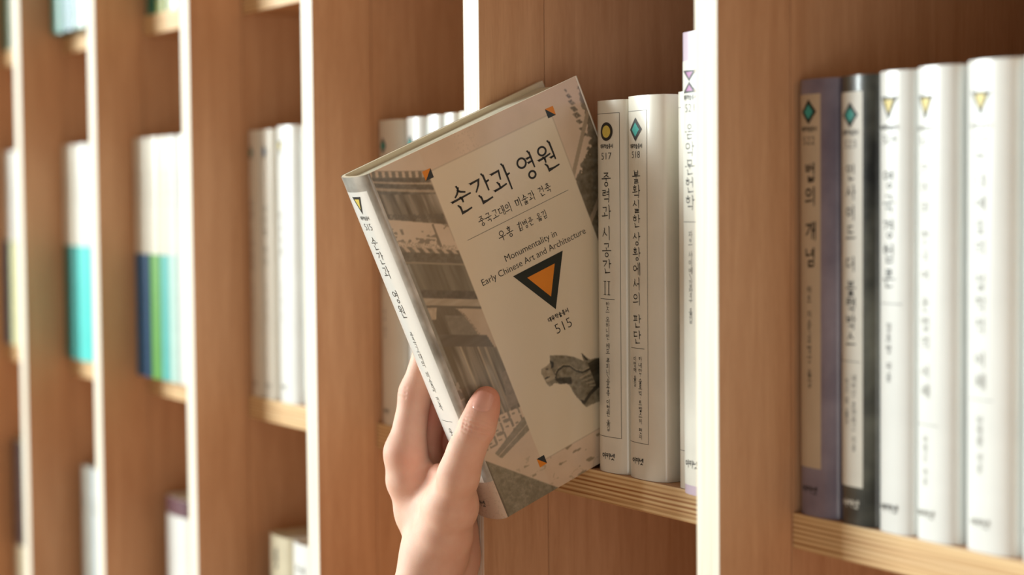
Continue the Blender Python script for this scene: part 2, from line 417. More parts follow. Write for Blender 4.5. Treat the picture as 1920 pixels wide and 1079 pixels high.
def shell(name, outer, inner, z0, z1, mats, parent, zs=None):
    n = len(outer); V = []; Fc = []
    lev = zs or [z0, z1]
    for z in lev: V += [(x, y, z) for x, y in outer]
    nb = len(V)
    for z in (z0, z1): V += [(x, y, z) for x, y in inner]
    for l in range(len(lev) - 1):
        for i in range(n - 1):
            a = l * n + i; Fc.append((a, a + 1, a + n + 1, a + n))
    top = (len(lev) - 1) * n
    for i in range(n - 1):
        a = nb + i; Fc.append((a + 1, a, a + n, a + n + 1))
        Fc.append((i + 1, i, nb + i, nb + i + 1))
        Fc.append((top + i, top + i + 1, nb + n + i + 1, nb + n + i))
    for i in (0, n - 1):
        q = (i, top + i, nb + n + i, nb + i); Fc.append(q if i == 0 else q[::-1])
    return mesh_obj(name, V, Fc, mats, parent, smooth=35)
class Book:
    def __init__(b, x0, x1, zb, h, label, group=None, jm=None, yf=SEAM + 0.001, dep=0.155, loc_only=False, sag=0.20, lean=0):
        b.t = x1 - x0; b.h = h; b.s = min(b.t * sag, 0.0085); b.dep = dep
        b.o = empty('book', (x0, yf, Z0 + zb + 0.0002), label, 'book', group)
        b.o.rotation_euler = (0, lean, 0)
        th = min(0.0022, b.t * .15)
        outer = profile(b.t, dep, b.s); inner = inner_profile(outer, b.t, dep, th)
        b.cover = shell('dust_jacket', outer, inner, 0, h, jm or CREAM, b.o)
        pg = profile(b.t - 2 * th - .0006, dep - .004, b.s * .8, 0, 12, 0)
        pg = [(x + th + .0003, y + th * 1.6 if y < b.s else y) for x, y in pg]
        n = len(pg); V = [(x, y, z) for z in (.003, h - .003) for x, y in pg]
        Fc = [(i, (i + 1) % n, (i + 1) % n + n, i + n) for i in range(n)] + [tuple(range(n))[::-1], tuple(range(n, 2 * n))]
        mesh_obj('page_block', V, Fc, PAGES, b.o, smooth=40)
    def wrap(b, name, geo, m_, off=0.00012, label=None):
        """lay flat artwork (mm; x across the spine from its centre, y down from the head) on the rounded spine"""
        V2, Fc = geo; V = []
        for x, y in V2:
            X = b.t / 2 + x / 1000; X = min(max(X, 0.0), b.t)
            u = 2 * X / b.t - 1
            V.append((X + u * abs(u) ** 3 * off, arc_y(X, b.t, b.s) - off, b.h + y / 1000))
        o = mesh_obj(name, V, Fc, m_, b.o, smooth=180)
        if label: o['label'] = label
        return o
    def band(b, name, z0, z1, m_, off=0.0003, label=None):
        pr = profile(b.t, b.dep, b.s, off); n = len(pr)
        V = [(x, y, z) for z in (z0, z1) for x, y in pr]
        o = mesh_obj(name, V, [(i, i + 1, n + i + 1, n + i) for i in range(n - 1)], m_, b.o, smooth=35)
        if label: o['label'] = label
        return o
    def emblem(b, kind, y, w, h, inner, cx=0):
        a, c = emblem_geo(kind, cx, -y, w, h)
        e = b.wrap('emblem', a, INK, 0.00018)
        i = b.wrap('emblem_core', c, inner, 0.00026); i.parent = e
    def texts(b, *items, ink=None):
        """items: (name, geo)"""
        for nm, g in items: b.wrap(nm, g, ink or INK, 0.0002)

YEL = mat('print_yellow', (226, 204, 96), 0.4, 0.4); TEAL = mat('print_teal', (62, 178, 170), 0.4, 0.4)
PINK = mat('print_violet', (176, 110, 168), 0.4, 0.4); ORG = mat('print_orange', (226, 138, 40), 0.4, 0.4)
BLUE = mat('print_blue', (58, 120, 170), 0.4, 0.4); DK = mat('print_black', (34, 34, 32), 0.4, 0.4)
LAV = mat('jacket_lavender', (206, 196, 214), 0.28, 0.5, coat=.35, mottled=(180, 170, 196), scale=14)
LAVW = mat('jacket_pale_lavender', (222, 208, 224), 0.28, 0.5, coat=.35, mottled=(202, 186, 206), scale=14)
GREYP = mat('jacket_grey_purple', (160, 154, 172), 0.3, 0.5, coat=.35, mottled=(116, 110, 130), scale=22)
BWM = mat('jacket_black_photo', (104, 106, 96), 0.28, 0.5, coat=.4, mottled=(22, 24, 22), scale=24)
BEIGE = mat('label_beige', (214, 198, 172), 0.35, 0.5)
PALEL = mat('label_white', (236, 236, 226), 0.35, 0.5)

ZM = -0.1745 - 0.0                   # main shelf surface
g_c = 'books in the centre bay on the main shelf'
# 517
b = Book(-.1762, -.1440, ZM, .2333, 'cream hardcover with a yellow disc emblem and the number 517 on its spine', g_c)
b.wrap('spine_frame', frame_geo(-14.0, -211, 12.2, -8, .35), INKG)
b.emblem('circle', 19.5, 13.2, 11.6, YEL)
b.texts(('series_lettering', text_geo('대우학술총서', -.2, -28.6, 2.3, 2.6, 2.35, .15)),
        ('number_lettering', latin_geo('517', -.3, -34.6, 4.6, 1.25)),
        ('title_lettering', join(text_geo('중력과', -.6, -59.5, 10.2, 7.9, 10.3, .078, True), text_geo('시공간', -.6, -93.3, 10.2, 7.9, 10.3, .078, True),
                                 join(rect_geo(-3.0, -121.3, -2.3, -113.2), rect_geo(1.3, -121.3, 2.0, -113.2), rect_geo(-4.2, -121.6, -1.1, -121.2), rect_geo(-4.2, -113.3, -1.1, -112.9), rect_geo(.1, -121.6, 3.2, -121.2), rect_geo(.1, -113.3, 3.2, -112.9)))),
        ('rule_line', rect_geo(-8.5, -124.3, 7.5, -124.0, 6, 1)),
        ('author_lettering', text_geo('한스 오하니언·레모 루피니/송두종·이형원 옮김', 0.2, -166.5, 4.2, 3.1, 3.62, .095, True)),
        ('publisher_mark', text_geo('아카넷', -.4, -223, 4.9, 3.9, 4.6, .15)))
# 518
b = Book(-.1432, -.1040, ZM, .2345, 'thick cream hardcover with a teal diamond emblem and the number 518 on its spine', g_c)
cx = -4.6
b.wrap('spine_frame', frame_geo(cx - 13.0, -212.5, cx + 11.4, -9, .35), INKG)
b.emblem('diamond', 20.5, 14.0, 14.5, TEAL, cx - .4)
b.texts(('series_lettering', text_geo('대우학술총서', cx - .3, -30.6, 2.3, 2.6, 2.35, .15)),
        ('number_lettering', latin_geo('518', cx - .3, -35.6, 4.4, 1.1)),
        ('title_lettering', join(text_geo('불확실한', cx, -62.8, 9.2, 7.0, 9.0, .08, True), text_geo('상황에서의', cx, -105.6, 9.2, 7.0, 9.2, .08, True), text_geo('판단', cx, -142.4, 9.2, 7.2, 9.8, .08, True))),
        ('rule_line', rect_geo(cx - 8, -154.3, cx + 8, -154.0, 6, 1)),
        ('author_lettering', join(text_geo('카네만·슬로빅·트발스키 편저', cx + 3.4, -184.5, 3.6, 3.1, 3.75, .1, True), text_geo('이영애 옮김', cx - 2.8, -168.5, 3.6, 2.9, 3.4, .1, True))),
        ('publisher_mark', text_geo('아카넷', cx - .2, -223.5, 4.4, 3.9, 4.3, .15)))
# thin one behind 521
b = Book(-.0866, -.0728, ZM, .2345, 'thin cream hardcover squeezed between the ones numbered 518 and 521', g_c)
b.wrap('spine_frame', frame_geo(-6.5, -212, 6.5, -9, .35), INKG)
# 521
b = Book(-.0718, -.0330, ZM, .2675, 'pale lavender hardcover with an hourglass emblem and the number 521, taller than its neighbours', g_c, LAVW, yf=.040, dep=.165)
b.wrap('spine_label', rect_geo(-19.2, -262, 14, -16.5, 14, 1), PALEL)
cx = -6.6
b.wrap('spine_art', rect_geo(0.5, -268, 19.2, -183, 10, 1), LAV, .00016)
b.emblem('hourglass', 28.5, 15.5, 13.0, PINK, cx)
b.texts(('series_lettering', text_geo('대우학술총서', cx, -37.6, 2.5, 2.8, 2.45, .15)),
        ('number_lettering', latin_geo('521', cx, -43.5, 5.0, 1.2)),
        ('title_lettering', text_geo('음악문헌학', cx, -77.6, 10.6, 7.9, 10.3, .075, True)),
        ('rule_line', rect_geo(cx - 9, -109.3, cx + 9, -109.0, 6, 1)),
        ('author_lettering', text_geo('자크 샤이에/김창구 옮김', cx + .5, -141, 4.2, 3.8, 4.6, .09, True)),
        ('publisher_mark', text_geo('아카넷', cx, -249.5, 5.0, 4.4, 4.7, .15)))

# right bay
g_r = 'books in the right bay on the main shelf'
b = Book(.0216, .0535, ZM, .2352, 'grey purple hardcover with a beige label and teal diamond, leftmost in the right bay', g_r, GREYP)
cx = -4.2
b.wrap('spine_label', rect_geo(cx - 10, -209, cx + 9.6, -8, 10, 1), BEIGE)
b.emblem('diamond', 17.5, 13, 13.5, TEAL, cx)
b.texts(('series_lettering', text_geo('대우학술총서', cx, -26.6, 2.3, 2.6, 2.35, .16)), ('number_lettering', latin_geo('522', cx, -32.6, 4.6, 1.2)),
        ('title_lettering', join(text_geo('법의', cx + 1.5, -56, 9.5, 9.5, 13, .12, True), text_geo('개념', cx + 1.5, -88, 9.5, 9.5, 14, .12, True))),
        ('author_lettering', text_geo('하트 지음/오병선 옮김', cx + .5, -138, 4, 4, 5.2, .1, True)))
b.wrap('publisher_mark', text_geo('아카넷', cx, -221, 4.6, 4, 4.4, .16), INK)
b = Book(.0556, .0842, ZM, .2352, 'black and grey photo jacket hardcover with a tall white label and teal diamond', g_r, BWM)
cx = -3.4
b.wrap('spine_label', rect_geo(cx - 9.9, -215, cx + 9.4, -8.5, 10, 1), PALEL)
b.emblem('diamond', 20.5, 12.5, 13.5, TEAL, cx)
b.texts(('series_lettering', text_geo('대우학술총서', cx, -29.6, 2.3, 2.6, 2.3, .16)), ('number_lettering', latin_geo('523', cx, -35.4, 4.4, 1.2)),
        ('title_lettering', join(text_geo('인사이드', cx + .5, -66, 8, 7.6, 10.6, .11, True), text_geo('더', cx + .5, -98, 8, 7.6, 8, .11, True), text_geo('블랙박스', cx + .5, -124, 8, 7.6, 9, .11, True))),
        ('rule_line', rect_geo(cx - 8, -149.3, cx + 8, -149.0, 6, 1)),
        ('author_lettering', join(text_geo('네이선 로젠버그 지음', cx + 3, -176, 3.4, 3.4, 4, .1, True), text_geo('이근 외 옮김', cx - 3, -170, 3.4, 3.4, 4, .1, True))))
b.wrap('publisher_mark', text_geo('아카넷', cx, -224, 4.6, 4, 4.4, .16), PALEL)
b = Book(.0855, .1112, ZM, .2358, 'white hardcover with a yellow triangle, directly right of the black photo jacket', g_r, WHITE)
cx = -2.5
b.emblem('triangle', 19.0, 13, 12, YEL, cx)
b.texts(('series_lettering', text_geo('대우학술총서', cx, -28.6, 2.3, 2.6, 2.3, .15)), ('number_lettering', latin_geo('524', cx, -34.4, 4.6, 1.2)),
        ('title_lettering', text_geo('영국경험론', cx, -80, 9.5, 8.6, 12.6, .08, True)), ('rule_line', rect_geo(-9, -118.3, 7, -118.0, 6, 1)),
        ('author_lettering', text_geo('김효명 지음', cx, -143, 4, 4, 5.6, .1, True)), ('publisher_mark', text_geo('아카넷', cx, -223, 4.6, 4, 4.4, .16)), ink=INK)
b = Book(.1129, .1412, ZM, .2364, 'white hardcover with pale yellow triangle, just left of the widest white one', g_r, WHITE)
cx = -4.8
b.emblem('triangle', 20.5, 12, 12.5, YEL, cx)
b.texts(('series_lettering', text_geo('대우학술총서', cx, -30.6, 2.3, 2.6, 2.3, .13)), ('number_lettering', latin_geo('525', cx, -36.4, 4.4, 1.2)),
        ('title_lettering', text_geo('의미와 한국어 문법의 이해', cx, -106, 6.5, 6.4, 9.5, .07, True)), ('rule_line', rect_geo(-12, -178.3, 4, -178.0, 6, 1)),
        ('author_lettering', text_geo('이병근 지음', cx, -196, 3.4, 3.4, 4.6, .09, True)), ('publisher_mark', text_geo('아카넷', cx, -223, 4.6, 4, 4.4, .14)), ink=INKG)
b = Book(.1466, .1795, ZM, .2372, 'widest white hardcover in the right bay, faint triangle emblem near its head', g_r, WHITE)
cx = -3.4
b.emblem('triangle', 21.0, 14, 12.5, YEL, cx)
b.texts(('series_lettering', text_geo('대우학술총서', cx, -31.6, 2.4, 2.6, 2.4, .13)), ('number_lettering', latin_geo('526', cx, -37.4, 4.4, 1.2)),
        ('title_lettering', text_geo('현대예술의 철학적 이해', cx, -101, 7.5, 7.2, 10.6, .075, True)), ('rule_line', rect_geo(-11, -163.3, 5, -163.0, 6, 1)),
        ('author_lettering', text_geo('민형원 지음', cx, -185, 4, 4, 5, .09, True)), ('publisher_mark', text_geo('아카넷', cx, -223, 4.6, 4, 4.4, .14)), ink=INKG)
b = Book(.1845, .2120, ZM, .2375, 'white hardcover at the right edge of the photo, beyond the widest white one', g_r, WHITE)
b.emblem('triangle', 21, 13, 12.5, YEL, -3)
b.texts(('series_lettering', text_geo('대우학술총서', -3, -31.6, 2.4, 2.6, 2.4, .13)), ('publisher_mark', text_geo('아카넷', -3, -223, 4.6, 4, 4.4, .14)))

# bay behind the tilted book
g2 = 'books in the bay left of the hand, on the main shelf'
for i, (x0, x1, jm, em, lab) in enumerate((
    (-.4792, -.4400, CREAM, ('diamond', TEAL), 'cream hardcover with a dark teal diamond, leftmost behind the tilted book'),
    (-.4312, -.4030, WHITE, ('diamond', TEAL), 'bright white hardcover just right of the cream one behind the tilted book'),
    (-.3977, -.3745, WHITE, ('circle', YEL), 'third white spine from the left behind the tilted book'),
    (-.3711, -.3530, WHITE, ('triangle', YEL), 'white spine half hidden by the tilted book, fourth in its bay'),
    (-.3515, -.3250, CREAM, ('triangle', YEL), 'cream spine closest to the bright upright, behind the tilted book'))):
    b = Book(x0, x1, ZM, .2328 + .0004 * i, lab, g2, jm)
    w = min(11, b.t * 430)
    b.emblem(em[0], 19.5, w, 13, em[1], -b.t * 130)
    b.texts(('series_lettering', text_geo('대우학술총서', -b.t * 130, -29, w / 6, 2.4, w / 5.8, .16)),
            ('title_lettering', text_geo(('현대물리학 강의', '고대사 연구', '언어와 사고', '한국사 논고', '미학 개론')[i], -b.t * 130, -88, 7, 7, 10, .09, True)),
            ('author_lettering', text_geo('지음 옮김', -b.t * 130, -155, 3.6, 3.6, 5, .1, True)),
            ('publisher_mark', text_geo('아카넷', -b.t * 130, -222.5, w / 3.4, 3.6, w / 3.2, .16)), ink=INKG)
# next bay
g3 = 'books in the bay between the two brightest uprights left of the hand'
for i, (x0, x1, jm, em, lab) in enumerate((
    (-.7282, -.6995, CREAM, ('diamond', TEAL), 'cream hardcover with a small dark diamond, left of the one with the blue diamond'),
    (-.6985, -.6722, CREAM, ('diamond', BLUE), 'cream hardcover with a small blue diamond, second in its bay'),
    (-.6712, -.6285, WHITE, ('triangle', YEL), 'thick off-white hardcover with a faint yellow triangle'),
    (-.6195, -.5830, WHITE, ('triangle', TEAL), 'white hardcover partly hidden by the pale upright edge, after a narrow gap'))):
    b = Book(x0, x1, ZM, (.2338, .2338, .2356, .2338)[i], lab, g3, jm)
    w = 11
    b.emblem(em[0], 19.5, w, 13, em[1], -b.t * 150)
    b.texts(('title_lettering', text_geo(('서양 근대철학', '자연의 역사', '민주주의', '과학사상')[i], -b.t * 130, -92, 7, 7, 10, .1, True)),
            ('author_lettering', text_geo('지음 옮김 편저', -b.t * 130, -150, 3.6, 3.6, 5, .1, True)),
            ('publisher_mark', text_geo('아카넷', -b.t * 130, -222.5, 4, 3.6, 4, .16)), ink=INKG)
# two-tone series further left
BN = dict(blue=mat('band_blue', (44, 108, 158), .35), navy=mat('band_navy', (34, 84, 128), .35), green=mat('band_green', (92, 160, 62), .35), teal=mat('band_teal', (90, 186, 182), .35),
          aqua=mat('band_aqua', (196, 230, 222), .35), white=WHITE, dteal=mat('band_dark_teal', (38, 118, 112), .35), mteal=mat('band_mid_teal', (60, 166, 160), .35),
          turq=mat('band_turquoise', (84, 222, 218), .35), lemon=mat('band_lemon', (236, 238, 190), .35))
def two_tone(x0, x1, tone, lab, g, yf, jm, zc=-.0535, h=.2345):
    b = Book(x0, x1, ZM, h, lab, g, jm, yf=yf)
    b.band('colour_band', 0.0, zc - ZM, BN[tone], label=None)
    b.texts(('title_lettering', text_geo('사상문고', 0, -50, 6, 6, 9, .08, True)), ink=INKG)
    b.texts(('publisher_mark', text_geo('문고', 0, -215, 4.4, 4.4, 4.6, .16)), ink=INK)
g4 = 'two-tone paperback series in the fourth bay from the right, main shelf'
for x0, x1, tn, lab, jm in ((-.9790, -.9605, 'blue', 'two-tone book with a cream top and mid blue lower half, left of the navy one', CREAM),
                            (-.9600, -.9395, 'navy', 'two-tone book with a deep navy blue lower half, directly left of the green one', CREAM),
                            (-.9390, -.9095, 'green', 'two-tone book with a leaf green lower half', CREAM),
                            (-.9090, -.8868, 'teal', 'two-tone book with a soft teal lower half, right of the green one', CREAM),
                            (-.8863, -.8665, 'aqua', 'two-tone book with a very pale aqua lower half', WHITE),
                            (-.8660, -.8350, 'white', 'all white book at the right end of the two-tone row', WHITE)):
    two_tone(x0, x1, tn, lab, g4, .036, jm)
g5 = 'two-tone paperback series in the fifth bay from the right, main shelf'
for x0, x1, tn, lab, jm in ((-1.2280, -1.2055, 'dteal', 'two-tone book with a dark teal lower half and cream top', CREAM),
                            (-1.2050, -1.1815, 'mteal', 'two-tone book with a medium teal lower half beside the turquoise ones', CREAM),
                            (-1.1810, -1.1480, 'turq', 'two-tone book with a bright turquoise lower half, between the teal and the other turquoise one', WHITE),
                            (-1.1475, -1.1130, 'turq', 'two-tone book with a bright turquoise lower half, nearest the pale upright', WHITE)):
    two_tone(x0, x1, tn, lab, g5, .043, jm, -.050)
g6 = 'two-tone paperback series at the far left edge, main shelf'
for x0, x1, tn, lab, jm in ((-1.4780, -1.4560, 'blue', 'two-tone book with a blue lower half at the far left edge of the photo', CREAM),
                            (-1.4555, -1.4250, 'lemon', 'book with a pale lemon lower half, next to the blue one at the far left', WHITE),
                            (-1.4245, -1.3900, 'lemon', 'book with a pale lemon lower half, half hidden by the second upright from the left', WHITE)):
    two_tone(x0, x1, tn, lab, g6, .048, jm, -.049)
# upper shelf, only the feet are in view
ZU = 0.1811
g7 = 'books on the upper shelf at the top left'
def plain(x0, x1, zb, h, jm, lab, g, yf=SEAM + .001, mark=True, **k):
    b = Book(x0, x1, zb, h, lab, g, jm, yf=yf, **k)
    if mark:
        b.texts(('title_lettering', text_geo('문학', 0, -45, 7, 7, 10, .1, True)), ('publisher_mark', text_geo('문고', 0, -h * 1000 + 14, 5, 4.4, 5, .14)), ink=INKG)
    return b
UB = [('cover_sea_green', (30, 122, 104)), ('cover_slate_blue', (96, 132, 146)), ('cover_pale_aqua', (198, 226, 222)), ('cover_olive_grey', (150, 156, 130)), ('cover_lime', (176, 190, 110)), ('cover_pale_green', (214, 226, 200))]
UM = {n: mat(n, c, .35) for n, c in UB}
plain(-1.4775, -1.4560, ZU, .21, UM['cover_sea_green'], 'sea green book at the far left edge of the upper shelf', g7)
plain(-1.4550, -1.4280, ZU, .21, UM['cover_olive_grey'], 'olive grey book on the upper shelf, beside the far left upright', g7)
plain(-1.2270, -1.1830, ZU, .21, UM['cover_sea_green'], 'sea green book on the upper shelf between the second and third uprights', g7, yf=.032)
plain(-1.1825, -1.1480, ZU, .21, UM['cover_slate_blue'], 'slate blue book on the upper shelf', g7, yf=.032)
plain(-1.1475, -1.1080, ZU, .215, UM['cover_pale_aqua'], 'pale aqua book on the upper shelf', g7, yf=.032)
plain(-.9785, -.9500, ZU, .21, UM['cover_sea_green'], 'sea green book on the upper shelf between the third and fourth uprights', g7)
plain(-.9495, -.9240, ZU, .21, UM['cover_lime'], 'lime green book on the upper shelf', g7)
plain(-.9235, -.8880, ZU, .21, UM['cover_pale_green'], 'pale green book on the upper shelf, right of the lime one', g7)
# lower shelf
ZL = ZM - 0.3556
g8 = 'books on the lower shelf at the bottom left'
NAV = mat('cover_umber', (92, 70, 66), .4, mottled=(66, 48, 50)); PLUM = mat('band_plum', (104, 68, 78), .4)
CRM2 = mat('cover_parchment', (220, 212, 184), .4); GRY2 = mat('cover_dove', (192, 194, 186), .4); ICE = mat('cover_ice_blue', (204, 218, 226), .4)
b = plain(-.7000, -.6510, ZL, .2375, CRM2, 'parchment coloured book with a dark head mark on the lower shelf', g8, mark=False)
b.wrap('head_mark', text_geo('시집', -1, -19, 7, 9, 8, .2, True), INK); b.band('foot_band', 0.10, .19, PLUM)
b = plain(-.6505, -.6050, ZL, .2375, WHITE, 'white book with faint lettering, right of the parchment one on the lower shelf', g8, mark=False)
b.wrap('head_mark', text_geo('문예', 0, -22, 9, 7, 10, .12), INKG)
b = plain(-.9540, -.8880, ZL, .2375, WHITE, 'white book with a plum brown head on the lower shelf', g8, mark=False)
b.band('head_band', .221, .2377, PLUM)
plain(-1.2105, -1.1745, ZL, .2375, GRY2, 'dove grey book on the lower shelf', g8, mark=False).wrap('title_lettering', text_geo('산문', 0, -40, 8, 8, 10, .1, True), INKG)
plain(-1.1740, -1.1400, ZL, .2375, ICE, 'ice blue book on the lower shelf', g8, mark=False).wrap('title_lettering', text_geo('수필', 0, -40, 8, 8, 10, .1, True), INKG)
b = plain(-1.4780, -1.4270, ZL, .2375, CRM2, 'parchment book with a dark umber upper part, on the lower shelf at the far left', g8, mark=False)
b.band('upper_band', .110, .2377, NAV)
# ------------------------------------------------------------------ the book being pulled out
def vnoise(h, w, cell, rs, octv=3):
    out = np.zeros((h, w)); amp = 1; tot = 0; cell = (cell[0] * 1.25, cell[1] * 1.25)
    for k in range(octv):
        ch, cw = max(1, cell[0] / 2 ** k), max(1, cell[1] / 2 ** k)
        gh, gw = int(h / ch) + 3, int(w / cw) + 3
        g = rs.rand(gh, gw); yy = np.arange(h) / ch; xx = np.arange(w) / cw
        y0 = yy.astype(int); x0 = xx.astype(int); fy = (yy - y0)[:, None]; fx = (xx - x0)[None]
        fy = fy * fy * (3 - 2 * fy); fx = fx * fx * (3 - 2 * fx)
        v = (g[y0][:, x0] * (1 - fy) + g[y0 + 1][:, x0] * fy) * (1 - fx) + (g[y0][:, x0 + 1] * (1 - fy) + g[y0 + 1][:, x0 + 1] * fy) * fx
        out += v * amp; tot += amp; amp *= .55
    return out / tot
def build_art(s_vals, t_vals):
    """printed picture of the jacket: colour for every (s across, t down) position in mm"""
    S, T = np.meshgrid(s_vals, t_vals); h, w = S.shape; rs = np.random.RandomState(4)
    n1 = vnoise(h, w, (30, 30), rs, 4); n2 = vnoise(h, w, (5, 5), rs, 3); st = vnoise(h, w, (60, 6), rs, 3); fine = rs.rand(h, w)
    hz = vnoise(h, w, (7, 60), rs, 3)
    A = np.zeros((h, w, 3)); A[:] = (212, 190, 166)
    A += ((n1 - .5) * 18)[..., None]
    def inside(poly):
        x, y = S, T; r = np.zeros((h, w), bool); n = len(poly)
        for i in range(n):
            x1, y1 = poly[i]; x2, y2 = poly[(i + 1) % n]
            if y1 == y2: continue
            c = ((y1 > y) != (y2 > y)) & (x < (x2 - x1) * (y - y1) / (y2 - y1) + x1); r ^= c
        return r
    def seg(p, q, wd):
        px, py = p; dx, dy = q[0] - px, q[1] - py; L2 = dx * dx + dy * dy
        k = np.clip(((S - px) * dx + (T - py) * dy) / L2, 0, 1)
        return np.hypot(S - px - k * dx, T - py - k * dy) < wd / 2
    def paint(mask, col, tex=None, amt=0):
        c = np.array(col, float)
        v = np.broadcast_to(c, A.shape).copy()
        if tex is not None: v += ((tex - .5) * amt)[..., None]
        A[mask] = v[mask]
    D1, D2, D3 = (84, 76, 62), (104, 95, 78), (150, 134, 112)
    pic = S < 60
    # upper roof and its eaves
    sag = T - (8 + 0.42 * S - 0.0009 * (S - 18) ** 2)         # distance below a line following the eaves
    paint(pic & (sag > -9) & (sag < 26), (98, 88, 71), st, 120)
    drip = (np.sin((S * .8 + T * .2) * 1.75) > .1) & (sag > -9.5) & (sag < -5.5)
    paint(pic & (sag > -9.6) & (sag < -5.2), D2, fine, 30); paint(pic & drip, (196, 172, 146))
    paint(pic & (sag > -9.9) & (sag < -9.4), (150, 130, 108))
    paint(pic & (sag > -5.2) & (sag < 5.5), D1, n2, 66)
    paint(pic & (np.abs(sag + 2.4 - S * .03) < .65), (176, 156, 132), n2, 40)
    paint(pic & (np.abs(sag - 2.0 - S * .05) < .9), (160, 142, 118), n2, 40)
    paint(pic & (sag > 5.5) & (sag < 22), (106, 95, 77), st, 190)
    paint(pic & (sag > 18.5) & (sag < 22) & (fine > .45), (78, 71, 58))
    # pale gable wall with carved marks
    w1 = T - (29.5 + .53 * S)
    paint(pic & (w1 > 0) & (w1 < 24), (206, 184, 158), n1, 26)
    rowk = ((w1 > 6) & (w1 < 9.6)) | ((w1 > 11) & (w1 < 14.5))
    gl = (vnoise(h, w, (4, 5), rs, 1) > .56)
    paint(pic & rowk & gl & (S < 27), (122, 110, 92)); paint(pic & seg((27, 45), (26.6, 59), 1.4), (112, 100, 82))
    paint(pic & (w1 > 14) & (w1 < 19.5) & (S < 36) & (fine > .72), (128, 116, 96))
    paint(pic & seg((33, 47), (36, 50), .7), (118, 104, 84)); paint(pic & seg((33, 50), (36, 49), .6), (118, 104, 84))
    drip2 = (np.sin((S * .9 - T * .35) * 1.5) > -.1) & (w1 > 17.5) & (w1 < 21.8)
    paint(pic & (w1 > 17.2) & (w1 < 21.8), (192, 170, 144)); paint(pic & drip2, D2, n2, 40)
    # second roof
    w2 = T - (50.8 + .49 * S)
    paint(pic & (w2 > 0) & (w2 < 30.5), (103, 95, 77), st, 60)
    paint(pic & (w2 > 0) & (w2 < 6), (92, 84, 68), n2, 50)
    paint(pic & (np.abs(w2 - 7) < .6), (140, 128, 106)); paint(pic & (w2 > 25), (78, 72, 60), n2, 40)
    paint(pic & (w2 > 30.5) & (w2 < 35.5), (168, 152, 128), hz, 40); paint(pic & (np.abs(w2 - 36.2) < .8), (90, 82, 66))
    w3 = w2 - 37
    paint(pic & (w3 > 0), (96, 87, 70), st, 70)
    paint(pic & (w3 > 0) & (w3 < 8) & (S < 9 - w3 * .4), (184, 164, 138), n2, 50)
    ed = S - (19 + 2.2 * np.sqrt(np.clip(w3, 0, 60)))
    paint(pic & (w3 > 0) & (ed > 0) & (w3 < 52), (188, 166, 140), n1, 24); paint(pic & (w3 > 0) & (ed > 0) & (ed < 1.4) & (fine > .5), (120, 108, 90))
    paint(pic & (w3 > 5) & (ed < 0) & (S > 12) & (w3 < 22), (116, 107, 90), n2, 24)
    paint(pic & (w3 > 18) & (w3 < 26) & (ed < 5), (88, 80, 66), hz, 40)
    body = pic & (w3 > 26) & (T < 174)
    paint(body, (118, 108, 90), st, 130)
    for sx, wd, c in ((5, 4, (92, 82, 62)), (14, 1.0, (164, 150, 124)), (20, 3.4, (132, 122, 104)), (25, 1.1, (168, 152, 126)), (29.6, 1.6, (150, 136, 112))):
        paint(body & (np.abs(S - sx - (T - 130) * .0) < wd / 2), c, st, 50)
    paint(pic & (S < 3.2) & (T > 60) & (T < 160), (126, 126, 116), n2, 30)
    paint(pic & (S > 0) & (S < 4) & (T > 140) & (T < 152), (150, 142, 126)); paint(pic & (S > 0) & (S < 4) & (T > 140) & (T < 152) & gl, (104, 98, 84))
    paint(pic & (S > 29) & (T > 148) & (T < 171) & (S + (T - 160) * .2 > 31), (128, 116, 98), n2, 40)
    # lattice railing and stone floor
    lat = pic & (T > 169 + S * .12) & (T < 192)
    paint(lat, (208, 186, 160), n1, 16)
    gy, gx = (T - S * .12) % 6.4, (S + T * .0) % 7.4
    key = ((gy < 2.2) & (gx < 5.6) & (((S // 7.4) + (T // 6.4)) % 2 == 0)) | ((gx > 4.6) & (gx < 6.0) & (gy > 1)) | ((gy > 4.4) & (gy < 5.4) & (gx < 2.4))
    paint(lat & key & (T < 188), (124, 114, 96)); paint(lat & key & (T < 188) & (fine > .6), (146, 134, 114))
    flo = pic & (T >= 188)
    paint(flo, (210, 188, 164), n1, 20)
    paint(inside([(9, 192), (37, 180), (38.5, 186), (38.5, 189), (12, 197)]), (132, 124, 104), n2, 40); paint(seg((10, 195), (38, 185), .6), (190, 170, 146))
    low = (T > 205) & (S > 12)
    cr = (np.abs(vnoise(h, w, (34, 40), rs, 3) - .5) < .012)
    paint(low & cr & (n2 > .5), (182, 164, 140)); paint((T > 209) & (S > 22) & (S < 125) & (vnoise(h, w, (5, 16), rs, 2) > .76), (146, 132, 108))
    tri = inside([(-6, 188.5), (-1, 191), (44, 236), (-6, 236)])
    paint(tri, (118, 113, 94), n2, 60); paint(tri & (fine > .86), (92, 88, 72)); paint(tri & (np.abs(S - 0.9 - (T - 191) * .02) < .7), (76, 72, 60))
    hz_ = S < 36.4; A[hz_] = A[hz_] * .84 + np.array((222, 216, 200)) * .16
    # sky strip right of the panel
    paint((S > 60) & (T < 15) & (fine > .965) & (S < 75), (176, 156, 132))
    R = S > 129
    for k, (y0, y1, ww) in enumerate(((4.5, 6.5, 1.2), (8, 11, 2.4), (12, 15.5, 2.8), (16.5, 20, 3.2), (21, 24.5, 3.8), (25.5, 28.5, 3.2), (31, 33.5, 3), (35, 37, 3.2))):
        paint(R & (T > y0) & (T < y1) & (np.abs(S - 145.8 - k * .2 - (T - y0) * .5) < ww / 2) & (fine > .12), (116, 106, 88))
    paint(R & (S + (T - 8) * .18 + (n2 - .5) * 7 > 156) & (T > 0), (122, 112, 94), n2, 60)
